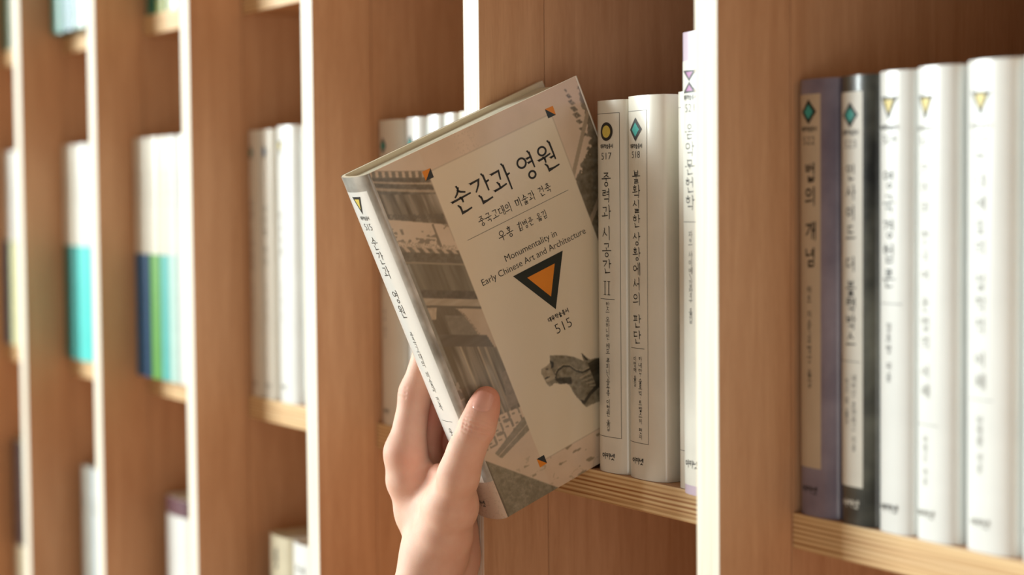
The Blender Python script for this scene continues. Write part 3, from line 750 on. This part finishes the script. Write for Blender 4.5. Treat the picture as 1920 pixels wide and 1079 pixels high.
    hill = R & (T + (n2 - .5) * 10 > 62 - (S - 130) * 1.0 + (n1 - .5) * 10)
    paint(hill, (108, 99, 81), n2, 60)
    paint(R & (np.abs(T - (56 - (S - 130) * 1.25)) < 2.2), (164, 148, 124)); paint(R & (np.abs(T - (88 - (S - 130) * .9)) < 2.0), (150, 134, 112))
    paint(R & (T > 100 - (S - 130) * 1.2) & (T < 106), (120, 108, 90), n2, 40); paint(R & (T > 106), (206, 184, 160), n1, 30)
    # text panel
    pn = (S > 36.5) & (S < 130.4) & (T > 15) & (T < 211.5)
    paint(pn, (222, 209, 184))
    edge = (S > 36.1) & (S < 130.8) & (T > 14.6) & (T < 211.9) & ~pn
    paint(edge & (T < 60), (172, 156, 134)); paint(edge & (T > 211), (176, 160, 138))
    # carved stone beast
    dr = inside([(68.9, 153.3), (73.1, 155.2), (79.0, 158.1), (83.9, 161.5), (88.3, 165.9), (89.7, 167.1), (90.3, 162.1), (93.2, 167.1), (94.7, 168.7), (98.2, 169.3), (108, 174), (108, 200), (86.8, 195.5), (80.0, 195.2), (78.2, 192.0), (77.7, 189.5), (76.1, 186.5), (74.9, 182.0), (74.4, 177.3), (73.0, 174.9), (68.1, 173.0), (65.3, 170.8), (61.0, 171.3), (59.8, 169.0), (59.1, 164.2), (58.8, 160.7), (59.8, 158.4), (63.8, 158.5), (67.0, 157.5)])
    paint(dr, (128, 120, 100), n2, 70); 
    paint(dr & (S < 66.5) & (T < 168), (158, 146, 122), n2, 40)
    dc = [(67.1, 168.1), (68.2, 166), (70.7, 164.3), (75.3, 163.8), (79.4, 166.0), (82.4, 170.6), (86.2, 173.6), (95.0, 173.9), (104, 176)]
    for a, b_ in zip(dc, dc[1:]):
        paint(seg(a, b_, 1.1) & dr, (58, 54, 44)); paint(seg((a[0], a[1] - 1), (b_[0], b_[1] - 1), .5) & dr, (176, 164, 138))
    paint(inside([(66, 168.5), (70.6, 169.5), (77.5, 172.8), (76, 176.8), (68.1, 173.0)]) & dr, (66, 62, 50), n2, 60)
    paint(inside([(67.6, 156.2), (69.8, 158.3), (68.1, 161.4), (65.9, 161.4), (67.5, 159.4)]), (48, 45, 38)); paint(inside([(90.0, 162.0), (90.9, 163.0), (93.1, 168.2), (91.4, 167.7)]), (56, 52, 44))
    paint(seg((60, 165.2), (63.2, 165.4), .7), (44, 42, 36)); paint(seg((60.6, 166.4), (62.6, 166.6), .5), (206, 194, 170)); paint(seg((63.2, 160), (64, 160.6), .8), (60, 56, 46))
    for k in range(9):
        a = (83 + k * .8, 176 + k * 1.3); paint(seg(a, (104, 176 + k * 2.4), .45) & dr, (88, 82, 68) if k % 2 else (166, 154, 130))
    paint(inside([(76.8, 188), (80, 190.5), (85.5, 187.4), (96, 184), (96, 187), (86, 189.5), (79, 193)]) & dr, (64, 60, 50))
    paint(dr & (S > 92) & (T > 170) & (T < 186), (74, 69, 56), hz, 50)
    B = A.copy(); B[1:-1, 1:-1] = (A[1:-1, 1:-1] * 4 + (A[:-2, 1:-1] + A[2:, 1:-1] + A[1:-1, :-2] + A[1:-1, 2:]) * 2 + A[:-2, :-2] + A[2:, 2:] + A[:-2, 2:] + A[2:, :-2]) / 16
    return np.clip(B, 0, 255)
def build_spine_art(a_vals, t_vals, L):
    A_, T = np.meshgrid(a_vals, t_vals); h, w = A_.shape; rs = np.random.RandomState(9)
    n1 = vnoise(h, w, (26, 16), rs, 4); n2 = vnoise(h, w, (6, 6), rs, 3)
    C = np.zeros((h, w, 3)); C[:] = (176, 174, 166); C += ((n1 - .5) * 110)[..., None]
    wt = (np.abs(A_ - L / 2) < 14.6) & (T > 9.5) & (T < 207)
    C[wt] = (238, 238, 232)
    lo = T > 207; C[lo] = (206, 186, 168); cr = lo & (np.abs(n2 - .5) < .03); C[cr] = (194, 174, 157)
    return np.clip(C, 0, 255)

M515 = Matrix(((0.99920, 0.034939, -0.01947, -0.18700), (-0.039765, 0.92015, -0.38954, -0.1017), (0.0043054, 0.39000, 0.92080, Z0 + 0.0138), (0, 0, 0, 1)))
book = empty('book', (0, 0, 0), 'hardcover tilted out of the shelf by the hand, orange triangle and 515 on its cover', 'book', None)
book.matrix_world = M515
BT, BT2, BW, BH, BS = 38.1, 45.0, 156.5, 232.4, 5.0
def xsec(n_sp=64, ny=0.4):
    """path (mm) from the front fore edge round the spine to the back fore edge: (x, y, s or arc, kind)"""
    pts = []
    ys = np.arange(BW, 1.2, -ny)
    for y in ys:
        g = 0.0
        pts.append((g, y, y, 0))
    ph = np.linspace(0, math.pi, n_sp + 1)
    for p in ph:
        u = math.cos(p); uu = (1 - abs(u) ** 2.1) ** (1 / 2.1) if abs(u) < 1 else 0
        pts.append((-BT / 2 + BT / 2 * u, 1.0 - (BS + 1.0) * uu, 0, 1))
    for y in list(np.arange(2.0, 14, 1.0)) + list(np.linspace(14, BW, 20)):
        k = y / BW; g = 0.0
        pts.append((-(BT + (BT2 - BT) * k) - g, y, y, 2))
    return pts
PTH = xsec()
front = [p for p in PTH if p[3] == 0]; spn = [p for p in PTH if p[3] == 1]; bck = [p for p in PTH if p[3] == 2]
tv = np.arange(-0.2, BH + 0.3, 0.4); nt_ = len(tv)
alen = [0.0]
for p, q_ in zip(spn, spn[1:]): alen.append(alen[-1] + math.hypot(p[0] - q_[0], p[1] - q_[1]))
SPL = alen[-1]
art = build_art(np.array([p[1] for p in front]), tv)
sart = build_spine_art(SPL - np.array(alen), tv, SPL)
bart = np.zeros((nt_, len(bck), 3)); bart[:] = (206, 186, 164)
cols = np.concatenate([art, sart, bart], 1)
nX = len(PTH)
xy = np.array([(p[0], p[1]) for p in PTH]) / 1000
V = np.zeros((nt_, nX, 3)); V[:, :, 0] = xy[None, :, 0]; V[:, :, 1] = xy[None, :, 1]; V[:, :, 2] = -tv[:, None] / 1000
idx = np.arange(nt_ * nX).reshape(nt_, nX)
q4 = np.stack([idx[:-1, :-1], idx[1:, :-1], idx[1:, 1:], idx[:-1, 1:]], -1).reshape(-1, 4)
me = bpy.data.meshes.new('dust_jacket')
me.vertices.add(nt_ * nX); me.vertices.foreach_set('co', V.reshape(-1))
me.loops.add(q4.size); me.loops.foreach_set('vertex_index', q4.reshape(-1).astype(np.int32))
me.polygons.add(len(q4)); me.polygons.foreach_set('loop_start', np.arange(0, q4.size, 4, dtype=np.int32))
me.polygons.foreach_set('use_smooth', np.ones(len(q4), bool)); me.update(calc_edges=True)
ca = me.color_attributes.new('print', 'FLOAT_COLOR', 'POINT')
cc = np.ones((nt_ * nX, 4), np.float32); cc[:, :3] = lin(cols.reshape(-1, 3)); ca.data.foreach_set('color', cc.reshape(-1))
jm = mat('printed_jacket', (220, 210, 190), 0.26, 0.5, coat=0.45)
nt = jm.node_tree; at = nt.nodes.new('ShaderNodeAttribute'); at.attribute_name = 'print'
nt.links.new(at.outputs['Color'], nt.nodes['Principled BSDF'].inputs['Base Color'])
me.materials.append(jm)
jacket = bpy.data.objects.new('dust_jacket', me); COL.objects.link(jacket); jacket.parent = book
jacket['label'] = 'printed dust jacket with a grey photograph of old roofs'
# boards under the jacket
def off_path(d):
    out = []
    P_ = [Vector((p[0], p[1])) for p in PTH[::4]] + [Vector((PTH[-1][0], PTH[-1][1]))]
    for i, p in enumerate(P_):
        a, b_ = P_[max(i - 1, 0)], P_[min(i + 1, len(P_) - 1)]
        dd = (b_ - a).normalized(); nn = Vector((dd.y, -dd.x)) * -1
        q = p - nn * d * -1 if False else p + Vector((-dd.y, dd.x)) * -d
        out.append(q)
    return out
po = off_path(-0.0); tst = off_path(2.6)
# choose the side that goes inwards (towards the middle of the book)
if tst[0].x > 0: tst = off_path(-2.6)
pin = tst; pout = off_path(0.2) if off_path(0.2)[0].x < 0 else off_path(-0.2)
n = len(pout); V = []
for z in (0, -BH):
    V += [(p.x / 1000, p.y / 1000, z / 1000) for p in pout]
for z in (0, -BH):
    V += [(p.x / 1000, p.y / 1000, z / 1000) for p in pin]
Fc = []
for i in range(n - 1):
    Fc += [(i, i + 1, n + i + 1, n + i), (2 * n + i + 1, 2 * n + i, 3 * n + i, 3 * n + i + 1), (i + 1, i, 2 * n + i, 2 * n + i + 1), (n + i, n + i + 1, 3 * n + i + 1, 3 * n + i)]
Fc += [(0, n, 3 * n, 2 * n), (n - 1, 3 * n - 1, 4 * n - 1, 2 * n - 1)]
mesh_obj('cover_board', V, Fc, BOARD, book, smooth=35)
# page block with a hollow fore edge; leaves drawn as thin ridges at the head
V = []; Fc = []; nl = 46; ny_ = 14
def px(k, y):
    f = (k / nl); w0 = -(3.0) ; w1 = -(BT - 3.0) - (BT2 - BT) * (y / BW)
    return w0 + (w1 - w0) * f
for side, zz in ((0, -3.2), (1, -BH + 3.2)):
    for k in range(nl + 1):
        for j in range(ny_ + 1):
            y = 1.5 + (BW - 5.5) * j / ny_
            if j == ny_: y -= 1.6 * math.sin(math.pi * k / nl)
            z = zz + ((0.16 if k % 2 else 0) + rnd.uniform(0, .1)) * (1 if side else -1)
            V.append((px(k, y) / 1000, y / 1000, z / 1000))
r_ = ny_ + 1; tot = (nl + 1) * r_
for k in range(nl):
    for j in range(ny_):
        a = k * r_ + j; Fc.append((a, a + 1, a + r_ + 1, a + r_)); Fc.append((tot + a + 1, tot + a, tot + a + r_, tot + a + r_ + 1))
for k in range(nl):
    for j in (0, ny_):
        a = k * r_ + j; Fc.append((a, a + r_, tot + a + r_, tot + a))
for j in range(ny_):
    for k in (0, nl):
        a = k * r_ + j; Fc.append((a, a + 1, tot + a + 1, tot + a))
mesh_obj('page_block', V, Fc, PAGES, book)
# head band at the spine end of the pages
V = []; 
def cyl(name, p, q, r, m_, parent, n=10):
    p, q = Vector(p), Vector(q); d = (q - p).normalized(); a = d.orthogonal().normalized(); b_ = d.cross(a)
    V = [tuple(c + (a * math.cos(2 * math.pi * i / n) + b_ * math.sin(2 * math.pi * i / n)) * r) for c in (p, q) for i in range(n)]
    return mesh_obj(name, V, [(i, (i + 1) % n, n + (i + 1) % n, n + i) for i in range(n)] + [tuple(range(n))[::-1], tuple(range(n, 2 * n))], m_, parent, smooth=40)
cyl('head_band', (-.004, .0016, -.0030), (-BT / 1000 + .004, .0016, -.0030), .0011, WHITE, book)
# folded edge of the jacket along the fore edge of the front cover
cyl('jacket_fold', (-.0012, BW / 1000, 0.0001), (-.0012, BW / 1000, -BH / 1000), .0013, CREAM, book, 12)
def on_cover(name, geo, m_, off=.00012):
    V2, Fc = geo
    return mesh_obj(name, [(off, x / 1000, y / 1000) for x, y in V2], Fc, m_, book)
def on_spine(name, geo, m_, off=.00015):
    V2, Fc = geo; V = []
    aa = np.array(alen); xs = np.array([p[0] for p in spn]); ys = np.array([p[1] for p in spn])
    for x, y in V2:
        s = SPL / 2 - x
        V.append((float(np.interp(s, aa, xs)) / 1000, float(np.interp(s, aa, ys)) / 1000 - off, y / 1000))
    return mesh_obj(name, V, Fc, m_, book)
INKM = mat('ink_overexposed', (84, 82, 78), .45, .4)  # spine ink greyed in its colour to suit the bright, overexposed spine
NAVY = mat('print_blue_black', (38, 48, 52), .4, .4)
on_cover('title_lettering', join(text_geo('순간과', 66.3, -38.6, 14.6, 15.4, 15.0, .082), text_geo('영원', 109.6, -38.2, 14.6, 15.4, 15.6, .082)), INK)
on_cover('subtitle_lettering', text_geo('중국고대의 미술과 건축', 84.2, -56.3, 4.7, 5.7, 5.05, .08), INK)
on_cover('rule_line', rect_geo(44.8, -63.4, 122.8, -63.1), INKG)
on_cover('author_lettering', join(text_geo('우홍 /', 74.2, -70.2, 5.2, 6.0, 5.8, .08), text_geo('김병준 옮김', 91.3, -70.4, 3.9, 4.8, 4.15, .08)), INK)
on_cover('english_lettering', join(latin_geo('Monumentality in', 84.0, -84.2, 4.3, .98, 0, -.004), latin_geo('Early Chinese Art and Architecture', 83.6, -91.2, 4.3, .96, 0, -.004)), INK)
e = on_cover('emblem', poly_geo([(64.8, -96.6), (84.4, -128.4), (103.8, -96.6)]), mat('print_deep_green_black', (34, 40, 34), .4, .4), .00012)
i_ = on_cover('emblem_core', poly_geo([(73.6, -101.6), (84.4, -119.6), (95.2, -101.6)]), ORG, .0002); i_.parent = e
on_cover('series_lettering', text_geo('대우학술총서', 84.6, -132.6, 2.5, 3.0, 2.75, .16), INK)
on_cover('number_lettering', latin_geo('515', 85.2, -139.9, 6.6, 1.0, 0, -.012), INK)
for nm, o_, d_ in (('corner_mark', [(33.2, -12.7), (33.3, -18.8), (39.3, -12.8)], [(39.3, -12.8), (33.3, -18.8), (39.2, -18.8)]),
                   ('corner_mark', [(127.4, -10.4), (133.4, -16.6), (133.6, -10.6)], [(127.4, -10.4), (127.4, -16.6), (133.4, -16.6)]),
                   ('corner_mark', [(34.0, -208.8), (34.1, -214.8), (39.7, -214.6)], [(34.0, -208.8), (39.7, -214.6), (39.8, -208.8)])):
    c_ = on_cover(nm, poly_geo(o_), ORG); k_ = on_cover('dark_half', poly_geo(d_), NAVY); k_.parent = c_
a_, c_ = emblem_geo('triangle', 0, -18.3, 11.5, 11.5)
e = on_spine('spine_emblem', a_, INK); k_ = on_spine('emblem_core', c_, YEL, .00025); k_.parent = e
on_spine('series_lettering', text_geo('대우학술총서', 0, -26.6, 2.0, 2.4, 2.1, .15), INKM)
on_spine('number_lettering', latin_geo('515', 0, -32.2, 4.8, 1.1), INKM)
on_spine('spine_title', join(text_geo('순간과', 0, -53, 8.6, 7.6, 9.6, .08, True), text_geo('영원', 0, -84, 8.6, 7.6, 9.9, .08, True)), INKM)
on_spine('spine_subtitle', text_geo('중국고대의 미술과 건축', 0, -130, 4.4, 4.2, 4.9, .085, True), INKM)
on_spine('spine_rule', rect_geo(-7, -164.6, 7, -164.3, 6, 1), INKM)
on_spine('spine_author', text_geo('우홍', 0, -174, 4.4, 4.2, 4.8, .09, True), INKM)
on_spine('publisher_mark', text_geo('아카넷', 0, -222, 5, 4.2, 4.8, .16), INKM)
# ------------------------------------------------------------------ the hand: rounded cones blended into one skin
J = dict(
 tip=(-175.3, -28.9, -124.6), tpad=(-173.6, -32.3, -130.6), IP=(-171.0, -38.2, -140.5), mid=(-172.0, -45.7, -155.1), tMCP=(-178.0, -47.3, -169.4), tmeta=(-195.0, -43.3, -191.7), CMC=(-207.0, -42.2, -212.0),
 iMCP=(-241.5, -50.1, -163.2), im1=(-243.0, -46.8, -180.8), im2=(-242.0, -39.1, -202.0), iPIP=(-244.2, -41.2, -125.7), iDIP=(-237.0, -34.9, -95.4), itip=(-232.5, -23.4, -75.2),
 mMCP=(-254.0, -32.2, -168.8), mPIP=(-251.0, -23.5, -136.8), mDIP=(-242.0, -18.0, -111.0), mtip=(-236.5, -11.5, -92.0),
 rMCP=(-258.0, -17.5, -178.9), rPIP=(-253.0, -9.4, -153.8), rDIP=(-243.0, -9.0, -132.0), rtip=(-238.0, -8.5, -115.0),
 pMCP=(-257.0, -11.0, -191.0), pPIP=(-250.0, -9.0, -174.0), pDIP=(-241.5, -8.5, -162.0), ptip=(-237.5, -8.5, -150.0),
 webi=(-236.0, -41.2, -178.0), webt=(-196.0, -44.1, -176.8), webm=(-217.0, -39.4, -174.0), webl=(-226.0, -36.0, -186.0),
 wA=(-220.0, -42.1, -225.8), wB=(-243.0, -20.5, -234.2), heel=(-243.0, -17.0, -216.3), fA=(-205.0, -85.9, -314.7), fB=(-235.0, -52.3, -326.7), carp=(-235.0, -33.3, -215.4))
J = {k: np.array(v) for k, v in J.items()}
J['fC'] = J['fA'] + (J['fA'] - J['wA']) * 1.3; J['fD'] = J['fB'] + (J['fB'] - J['wB']) * 1.3
PR = [  # a, radius, b, radius, blend
 ('tip', 8.5, 'tpad', 9.3, 3), ('tpad', 9.3, 'IP', 10.4, 5), ('IP', 10.4, 'mid', 10.2, 6), ('mid', 10.2, 'tMCP', 11.7, 7), ('tMCP', 11.2, 'tmeta', 14.0, 8), ('tmeta', 14.0, 'CMC', 14.5, 9),
 ('iMCP', 11.5, 'im1', 13, 9), ('im1', 13, 'im2', 14.2, 10), ('im2', 13.6, 'wA', 14.5, 9), ('iMCP', 12.2, 'iPIP', 9.8, 8), ('iPIP', 9.8, 'iDIP', 9.0, 6), ('iDIP', 9.0, 'itip', 7.2, 3),
 ('mMCP', 10.5, 'mPIP', 8.8, 3), ('mPIP', 8.8, 'mDIP', 7.9, 2), ('mDIP', 7.9, 'mtip', 7.0, 2), ('mMCP', 10.5, 'carp', 14, 9),
 ('rMCP', 10.0, 'rPIP', 8.4, 3), ('rPIP', 8.4, 'rDIP', 7.5, 2), ('rDIP', 7.5, 'rtip', 6.6, 2), ('rMCP', 10.0, 'heel', 14, 9),
 ('pMCP', 9.0, 'pPIP', 7.4, 3), ('pPIP', 7.4, 'pDIP', 6.6, 2), ('pDIP', 6.6, 'ptip', 6.0, 2), ('pMCP', 9.0, 'heel', 15, 9),
 ('webi', 6.0, 'webm', 4.6, 7), ('webm', 4.6, 'webt', 6.5, 7), ('webl', 6.5, 'tmeta', 9.0, 9), ('webi', 6, 'webl', 6.5, 8), ('im2', 11.5, 'tmeta', 11.5, 12), ('im2', 12, 'CMC', 14, 9),
 ('carp', 15, 'CMC', 14, 9), ('heel', 15, 'wB', 16.0, 8), ('CMC', 14.5, 'wA', 17.0, 8), ('wA', 17.5, 'wB', 18.0, 10), ('carp', 15, 'wB', 17, 9),
 ('wA', 18.0, 'fA', 25, 10), ('wB', 18.5, 'fB', 27, 10), ('fA', 25, 'fC', 31, 10), ('fB', 27, 'fD', 33, 10),
 ('mMCP', 9.5, 'im1', 10, 7), ('mMCP', 9.5, 'rMCP', 9, 6), ('rMCP', 9, 'pMCP', 8.5, 6)]
def cone(Pt, a, ra, b_, rb):
    ab = b_ - a; L2 = float(ab @ ab); t = np.clip(((Pt - a) @ ab) / L2, 0, 1)
    return np.linalg.norm(Pt - a - t[..., None] * ab, axis=-1) - (ra + (rb - ra) * t)
H = 0.8
allp = np.array(list(J.values())); lo = allp.min(0) - 36; hi = allp.max(0) + 36
lo[2] = J['fC'][2] - 10
dim = np.ceil((hi - lo) / H).astype(int) + 1
G = np.full(dim, 30.0, np.float32)
gx, gy, gz = [lo[i] + H * np.arange(dim[i]) for i in range(3)]
def block(pmin, pmax):
    s = [slice(max(0, int((pmin[i] - lo[i]) / H)), min(dim[i], int((pmax[i] - lo[i]) / H) + 2)) for i in range(3)]
    Pt = np.stack(np.meshgrid(gx[s[0]], gy[s[1]], gz[s[2]], indexing='ij'), -1)
    return tuple(s), Pt
for a, ra, b_, rb, k in PR:
    A_, B_ = J[a], J[b_]; mr = max(ra, rb) + 16
    s, Pt = block(np.minimum(A_, B_) - mr, np.maximum(A_, B_) + mr)
    d = cone(Pt, A_, ra, B_, rb); g = G[s]
    hh = np.clip(0.5 + 0.5 * (g - d) / k, 0, 1)
    G[s] = g * (1 - hh) + d * hh - k * hh * (1 - hh)
# index knuckle bump, wrist bone, thumb joint folds, finger joint folds
def bump(c, r, k, sign=1):
    c = np.array(c); s, Pt = block(c - r - 12, c + r + 12); d = np.linalg.norm(Pt - c, axis=-1) - r; g = G[s]
    if sign > 0:
        hh = np.clip(0.5 + 0.5 * (g - d) / k, 0, 1); G[s] = g * (1 - hh) + d * hh - k * hh * (1 - hh)
bump((-243.5, -52.0, -163.2), 8.2, 8)
# surface nets
I = G < 0
cells = tuple(d - 1 for d in dim)
acc = np.zeros(cells + (3,), np.float32); cnt = np.zeros(cells, np.float32)
offs = [(0, 0, 0), (1, 0, 0), (0, 1, 0), (0, 0, 1), (1, 1, 0), (1, 0, 1), (0, 1, 1), (1, 1, 1)]
def sub(o): return tuple(slice(o[i], o[i] + cells[i]) for i in range(3))
for a in offs:
    for ax in range(3):
        if a[ax]: continue
        b_ = list(a); b_[ax] = 1; b_ = tuple(b_)
        ga, gb = G[sub(a)], G[sub(b_)]
        cr = (ga < 0) != (gb < 0)
        t = np.where(cr, ga / np.where(cr, ga - gb, 1), 0)
        for i in range(3): acc[..., i] += np.where(cr, a[i] + (t if i == ax else 0), 0)
        cnt += cr
act = cnt > 0
vid = np.full(cells, -1, np.int64); vid[act] = np.arange(act.sum())
ii = np.argwhere(act)
HV = (ii + acc[act] / cnt[act][:, None]) * H + lo
quads = []
for ax in range(3):
    o1, o2 = [i for i in range(3) if i != ax]
    s0 = [slice(1, cells[i]) for i in range(3)]; s0[ax] = slice(0, cells[ax])
    s1 = list(s0); s1[ax] = slice(1, cells[ax] + 1)
    ga, gb = I[tuple(s0)], I[tuple(s1)]
    e_ = np.argwhere(ga != gb)
    pos = e_.copy(); pos[:, o1] += 1; pos[:, o2] += 1
    flip = ga[tuple(e_.T)]
    def vv(d1, d2):
        p = pos.copy(); p[:, o1] -= d1; p[:, o2] -= d2; return vid[tuple(p.T)]
    q = np.stack([vv(1, 1), vv(0, 1), vv(0, 0), vv(1, 0)], 1)
    if ax == 1: flip = ~flip
    q[~flip] = q[~flip][:, ::-1]; quads.append(q)
HQ = np.concatenate(quads); HQ = HQ[(HQ >= 0).all(1)]
# relax the surface a little
ed = np.concatenate([HQ[:, [0, 1]], HQ[:, [1, 2]], HQ[:, [2, 3]], HQ[:, [3, 0]]])
nV = len(HV)
def relax(X, f):
    sm = np.stack([np.bincount(ed[:, 0], X[ed[:, 1], i], nV) + np.bincount(ed[:, 1], X[ed[:, 0], i], nV) for i in range(3)], 1)
    c = np.bincount(ed[:, 0], minlength=nV) + np.bincount(ed[:, 1], minlength=nV)
    return X + f * (sm / np.maximum(c, 1)[:, None] - X)
for _ in range(9): HV = relax(HV, .6)
def normals(X):
    n_ = np.cross(X[HQ[:, 2]] - X[HQ[:, 0]], X[HQ[:, 3]] - X[HQ[:, 1]])
    N_ = np.stack([sum(np.bincount(HQ[:, k], n_[:, i], nV) for k in range(4)) for i in range(3)], 1)
    return N_ / np.maximum(np.linalg.norm(N_, axis=1), 1e-9)[:, None]
NV = normals(HV)
# skin folds: shallow grooves along short lines on the surface
def groove(p, q, depth, wd):
    global HV
    p, q = np.array(p, float), np.array(q, float); ab = q - p; t = np.clip(((HV - p) @ ab) / (ab @ ab), 0, 1)
    d = np.linalg.norm(HV - p - t[:, None] * ab, axis=1)
    m_ = depth * np.exp(-(d / wd) ** 2) * np.where((t > 0) & (t < 1), 1, .5)
    HV = HV - NV * m_[:, None]
def surf(c, dirv, far=30):
    """point where a ray from inside leaves the skin"""
    c = np.array(c, float); dirv = np.array(dirv, float); dirv /= np.linalg.norm(dirv)
    rel = HV - c; al_ = rel @ dirv; off = np.linalg.norm(rel - al_[:, None] * dirv, axis=1)
    cand = (al_ > 0) & (off < 1.6) & (al_ < far)
    return c + dirv * al_[cand].max() if cand.any() else c
TO_CAM = np.array([.8556, -.5154, .03]); UPL = np.array([-.30, -.40, .86])
ax_t = (J['tip'] - J['IP']); ax_t /= np.linalg.norm(ax_t); sd = np.cross(ax_t, TO_CAM); sd /= np.linalg.norm(sd)
def arc(c, ax, n0, side, a0, a1, bow, dep, wd, tilt=0):
    ps = []
    for q in np.linspace(a0, a1, 7):
        r = math.radians(q); k = (q - (a0 + a1) / 2) / ((a1 - a0) / 2)
        ps.append(surf(c + ax * (bow * (1 - k * k) + tilt * k), n0 * math.cos(r) + side * math.sin(r), 15))
    for p, q in zip(ps, ps[1:]):
        if np.linalg.norm(p - q) > .05: groove(p, q, dep, wd)
for dz, bow, dep in ((-4.2, -1.6, .35), (-1.8, -1.2, .6), (0.6, -.2, .7), (3.0, .8, .5), (5.4, 1.4, .25)):
    arc(J['IP'] + ax_t * dz, ax_t, TO_CAM, sd, -48, 44, bow, dep, .75)
ax_i = J['iPIP'] - J['iMCP']; ax_i /= np.linalg.norm(ax_i); si = np.cross(ax_i, TO_CAM); si /= np.linalg.norm(si)
for dz in (-3, 0, 3):
    c = J['iPIP'] + ax_i * dz; sgn = 1 if (surf(c, si)[1] < c[1]) else -1
    groove(surf(c, TO_CAM * .3 + si * sgn), surf(c, TO_CAM * .9 + si * sgn * .5), .4, .7)
for p, q in (((-214, -50, -176), (-226, -55, -182)), ((-208, -50, -178), (-214, -55, -190)), ((-219, -48, -174), (-231, -53, -176))):
    groove(p, q, .22, 1.1)
NV = normals(HV)
org = np.array([-232., -33., -220.])
me = bpy.data.meshes.new('hand')
me.vertices.add(nV); me.vertices.foreach_set('co', ((HV - org) / 1000).reshape(-1))
me.loops.add(HQ.size); me.loops.foreach_set('vertex_index', HQ.reshape(-1).astype(np.int32))
me.polygons.add(len(HQ)); me.polygons.foreach_set('loop_start', np.arange(0, HQ.size, 4, dtype=np.int32))
me.polygons.foreach_set('use_smooth', np.ones(len(HQ), bool)); me.update(calc_edges=True)
SKIN = mat('skin', (235, 194, 173), .6, .3, mottled=(230, 184, 162), scale=90, sss=.35, bump=0)
# redder skin towards the finger ends and joints
red = np.zeros(nV)
for k, r in (('tip', 13), ('iPIP', 9), ('IP', 8), ('iMCP', 10), ('mPIP', 16), ('rPIP', 18), ('webm', 12)):
    red = np.maximum(red, np.exp(-(np.linalg.norm(HV - J[k], axis=1) / r / 1.3) ** 2) * (1 if k in ('tip', 'mPIP', 'rPIP') else .55))
ca = me.color_attributes.new('flush', 'FLOAT_COLOR', 'POINT')
cc = np.ones((nV, 4), np.float32); cc[:, :3] = red[:, None]; ca.data.foreach_set('color', cc.reshape(-1))
nt = SKIN.node_tree; bs = nt.nodes['Principled BSDF']; src = bs.inputs['Base Color'].links[0].from_socket
at = nt.nodes.new('ShaderNodeAttribute'); at.attribute_name = 'flush'
mx = nt.nodes.new('ShaderNodeMix'); mx.data_type = 'RGBA'; mx.inputs[7].default_value = rgba((220, 146, 124))
nt.links.new(at.outputs['Fac'], mx.inputs[0]); nt.links.new(src, mx.inputs[6]); nt.links.new(mx.outputs[2], bs.inputs['Base Color'])
fn = nt.nodes.new('ShaderNodeTexNoise'); fn.inputs['Scale'].default_value = 1300; fn.inputs['Detail'].default_value = 3
bp = nt.nodes.new('ShaderNodeBump'); bp.inputs['Strength'].default_value = .35; bp.inputs['Distance'].default_value = .00025
nt.links.new(bs.inputs['Base Color'].links[0].from_node.inputs[6].links[0].from_node.inputs[0].links[0].from_node.inputs['Vector'].links[0].from_socket, fn.inputs['Vector'])
nt.links.new(fn.outputs['Fac'], bp.inputs['Height']); nt.links.new(bp.outputs[0], bs.inputs['Normal'])
me.materials.append(SKIN)
hand = bpy.data.objects.new('hand', me); COL.objects.link(hand)
hand.location = (org[0] / 1000, org[1] / 1000, Z0 + org[2] / 1000)
hand['label'] = 'bare left hand and forearm, thumb on the cover, fingers behind the tilted book'; hand['category'] = 'hand'
# thumb nail: a curved plate lying on the skin
NAILM = mat('fingernail', (230, 176, 160), .25, .5, coat=.3, mottled=(222, 154, 136), scale=30)
nd = TO_CAM * .93 - sd * .12 * 1 + np.array([0, 0, .12]); nd /= np.linalg.norm(nd)
s2 = np.cross(ax_t, nd); s2 /= np.linalg.norm(s2); u2 = np.cross(nd, s2); 
if u2 @ ax_t < 0: u2 = -u2
c0 = J['tip'] * .60 + J['tpad'] * .40
NA, NB = 12, 12; V = []
for j in range(NB + 1):
    for i in range(NA + 1):
        a = -1 + 2 * i / NA; bb = -1 + 2 * j / NB
        wd = 5.7 * (1 - .10 * max(bb, 0) ** 4 - .22 * max(-bb, 0) ** 3)
        hgt = 6.4
        x = a * wd; y = bb * hgt * (1 - .16 * a * a) + .6
        p = c0 + s2 * x + u2 * y
        rel = HV - p; al_ = rel @ nd; off = np.linalg.norm(rel - al_[:, None] * nd, axis=1); cand = (al_ > 0) & (off < 1.3) & (al_ < 25)
        hh = al_[cand].max() if cand.any() else 6
        V.append([p, hh, a, bb])
Hs = np.array([v[1] for v in V]).reshape(NB + 1, NA + 1)
for _ in range(3): Hs[1:-1, 1:-1] = (Hs[1:-1, 1:-1] * 2 + Hs[:-2, 1:-1] + Hs[2:, 1:-1] + Hs[1:-1, :-2] + Hs[1:-1, 2:]) / 6
VV = []
for k, v in enumerate(V):
    j, i = divmod(k, NA + 1); rim = max(abs(v[2]), abs(min(v[3], 0)) ** 2 * 1.0)
    VV.append(tuple((v[0] + nd * (Hs[j, i] + .38 - .75 * rim ** 5) - org) / 1000))
Fc = [(j * (NA + 1) + i, j * (NA + 1) + i + 1, (j + 1) * (NA + 1) + i + 1, (j + 1) * (NA + 1) + i) for j in range(NB) for i in range(NA)]
nl_ = mesh_obj('thumb_nail', VV, Fc, NAILM, hand, smooth=180)
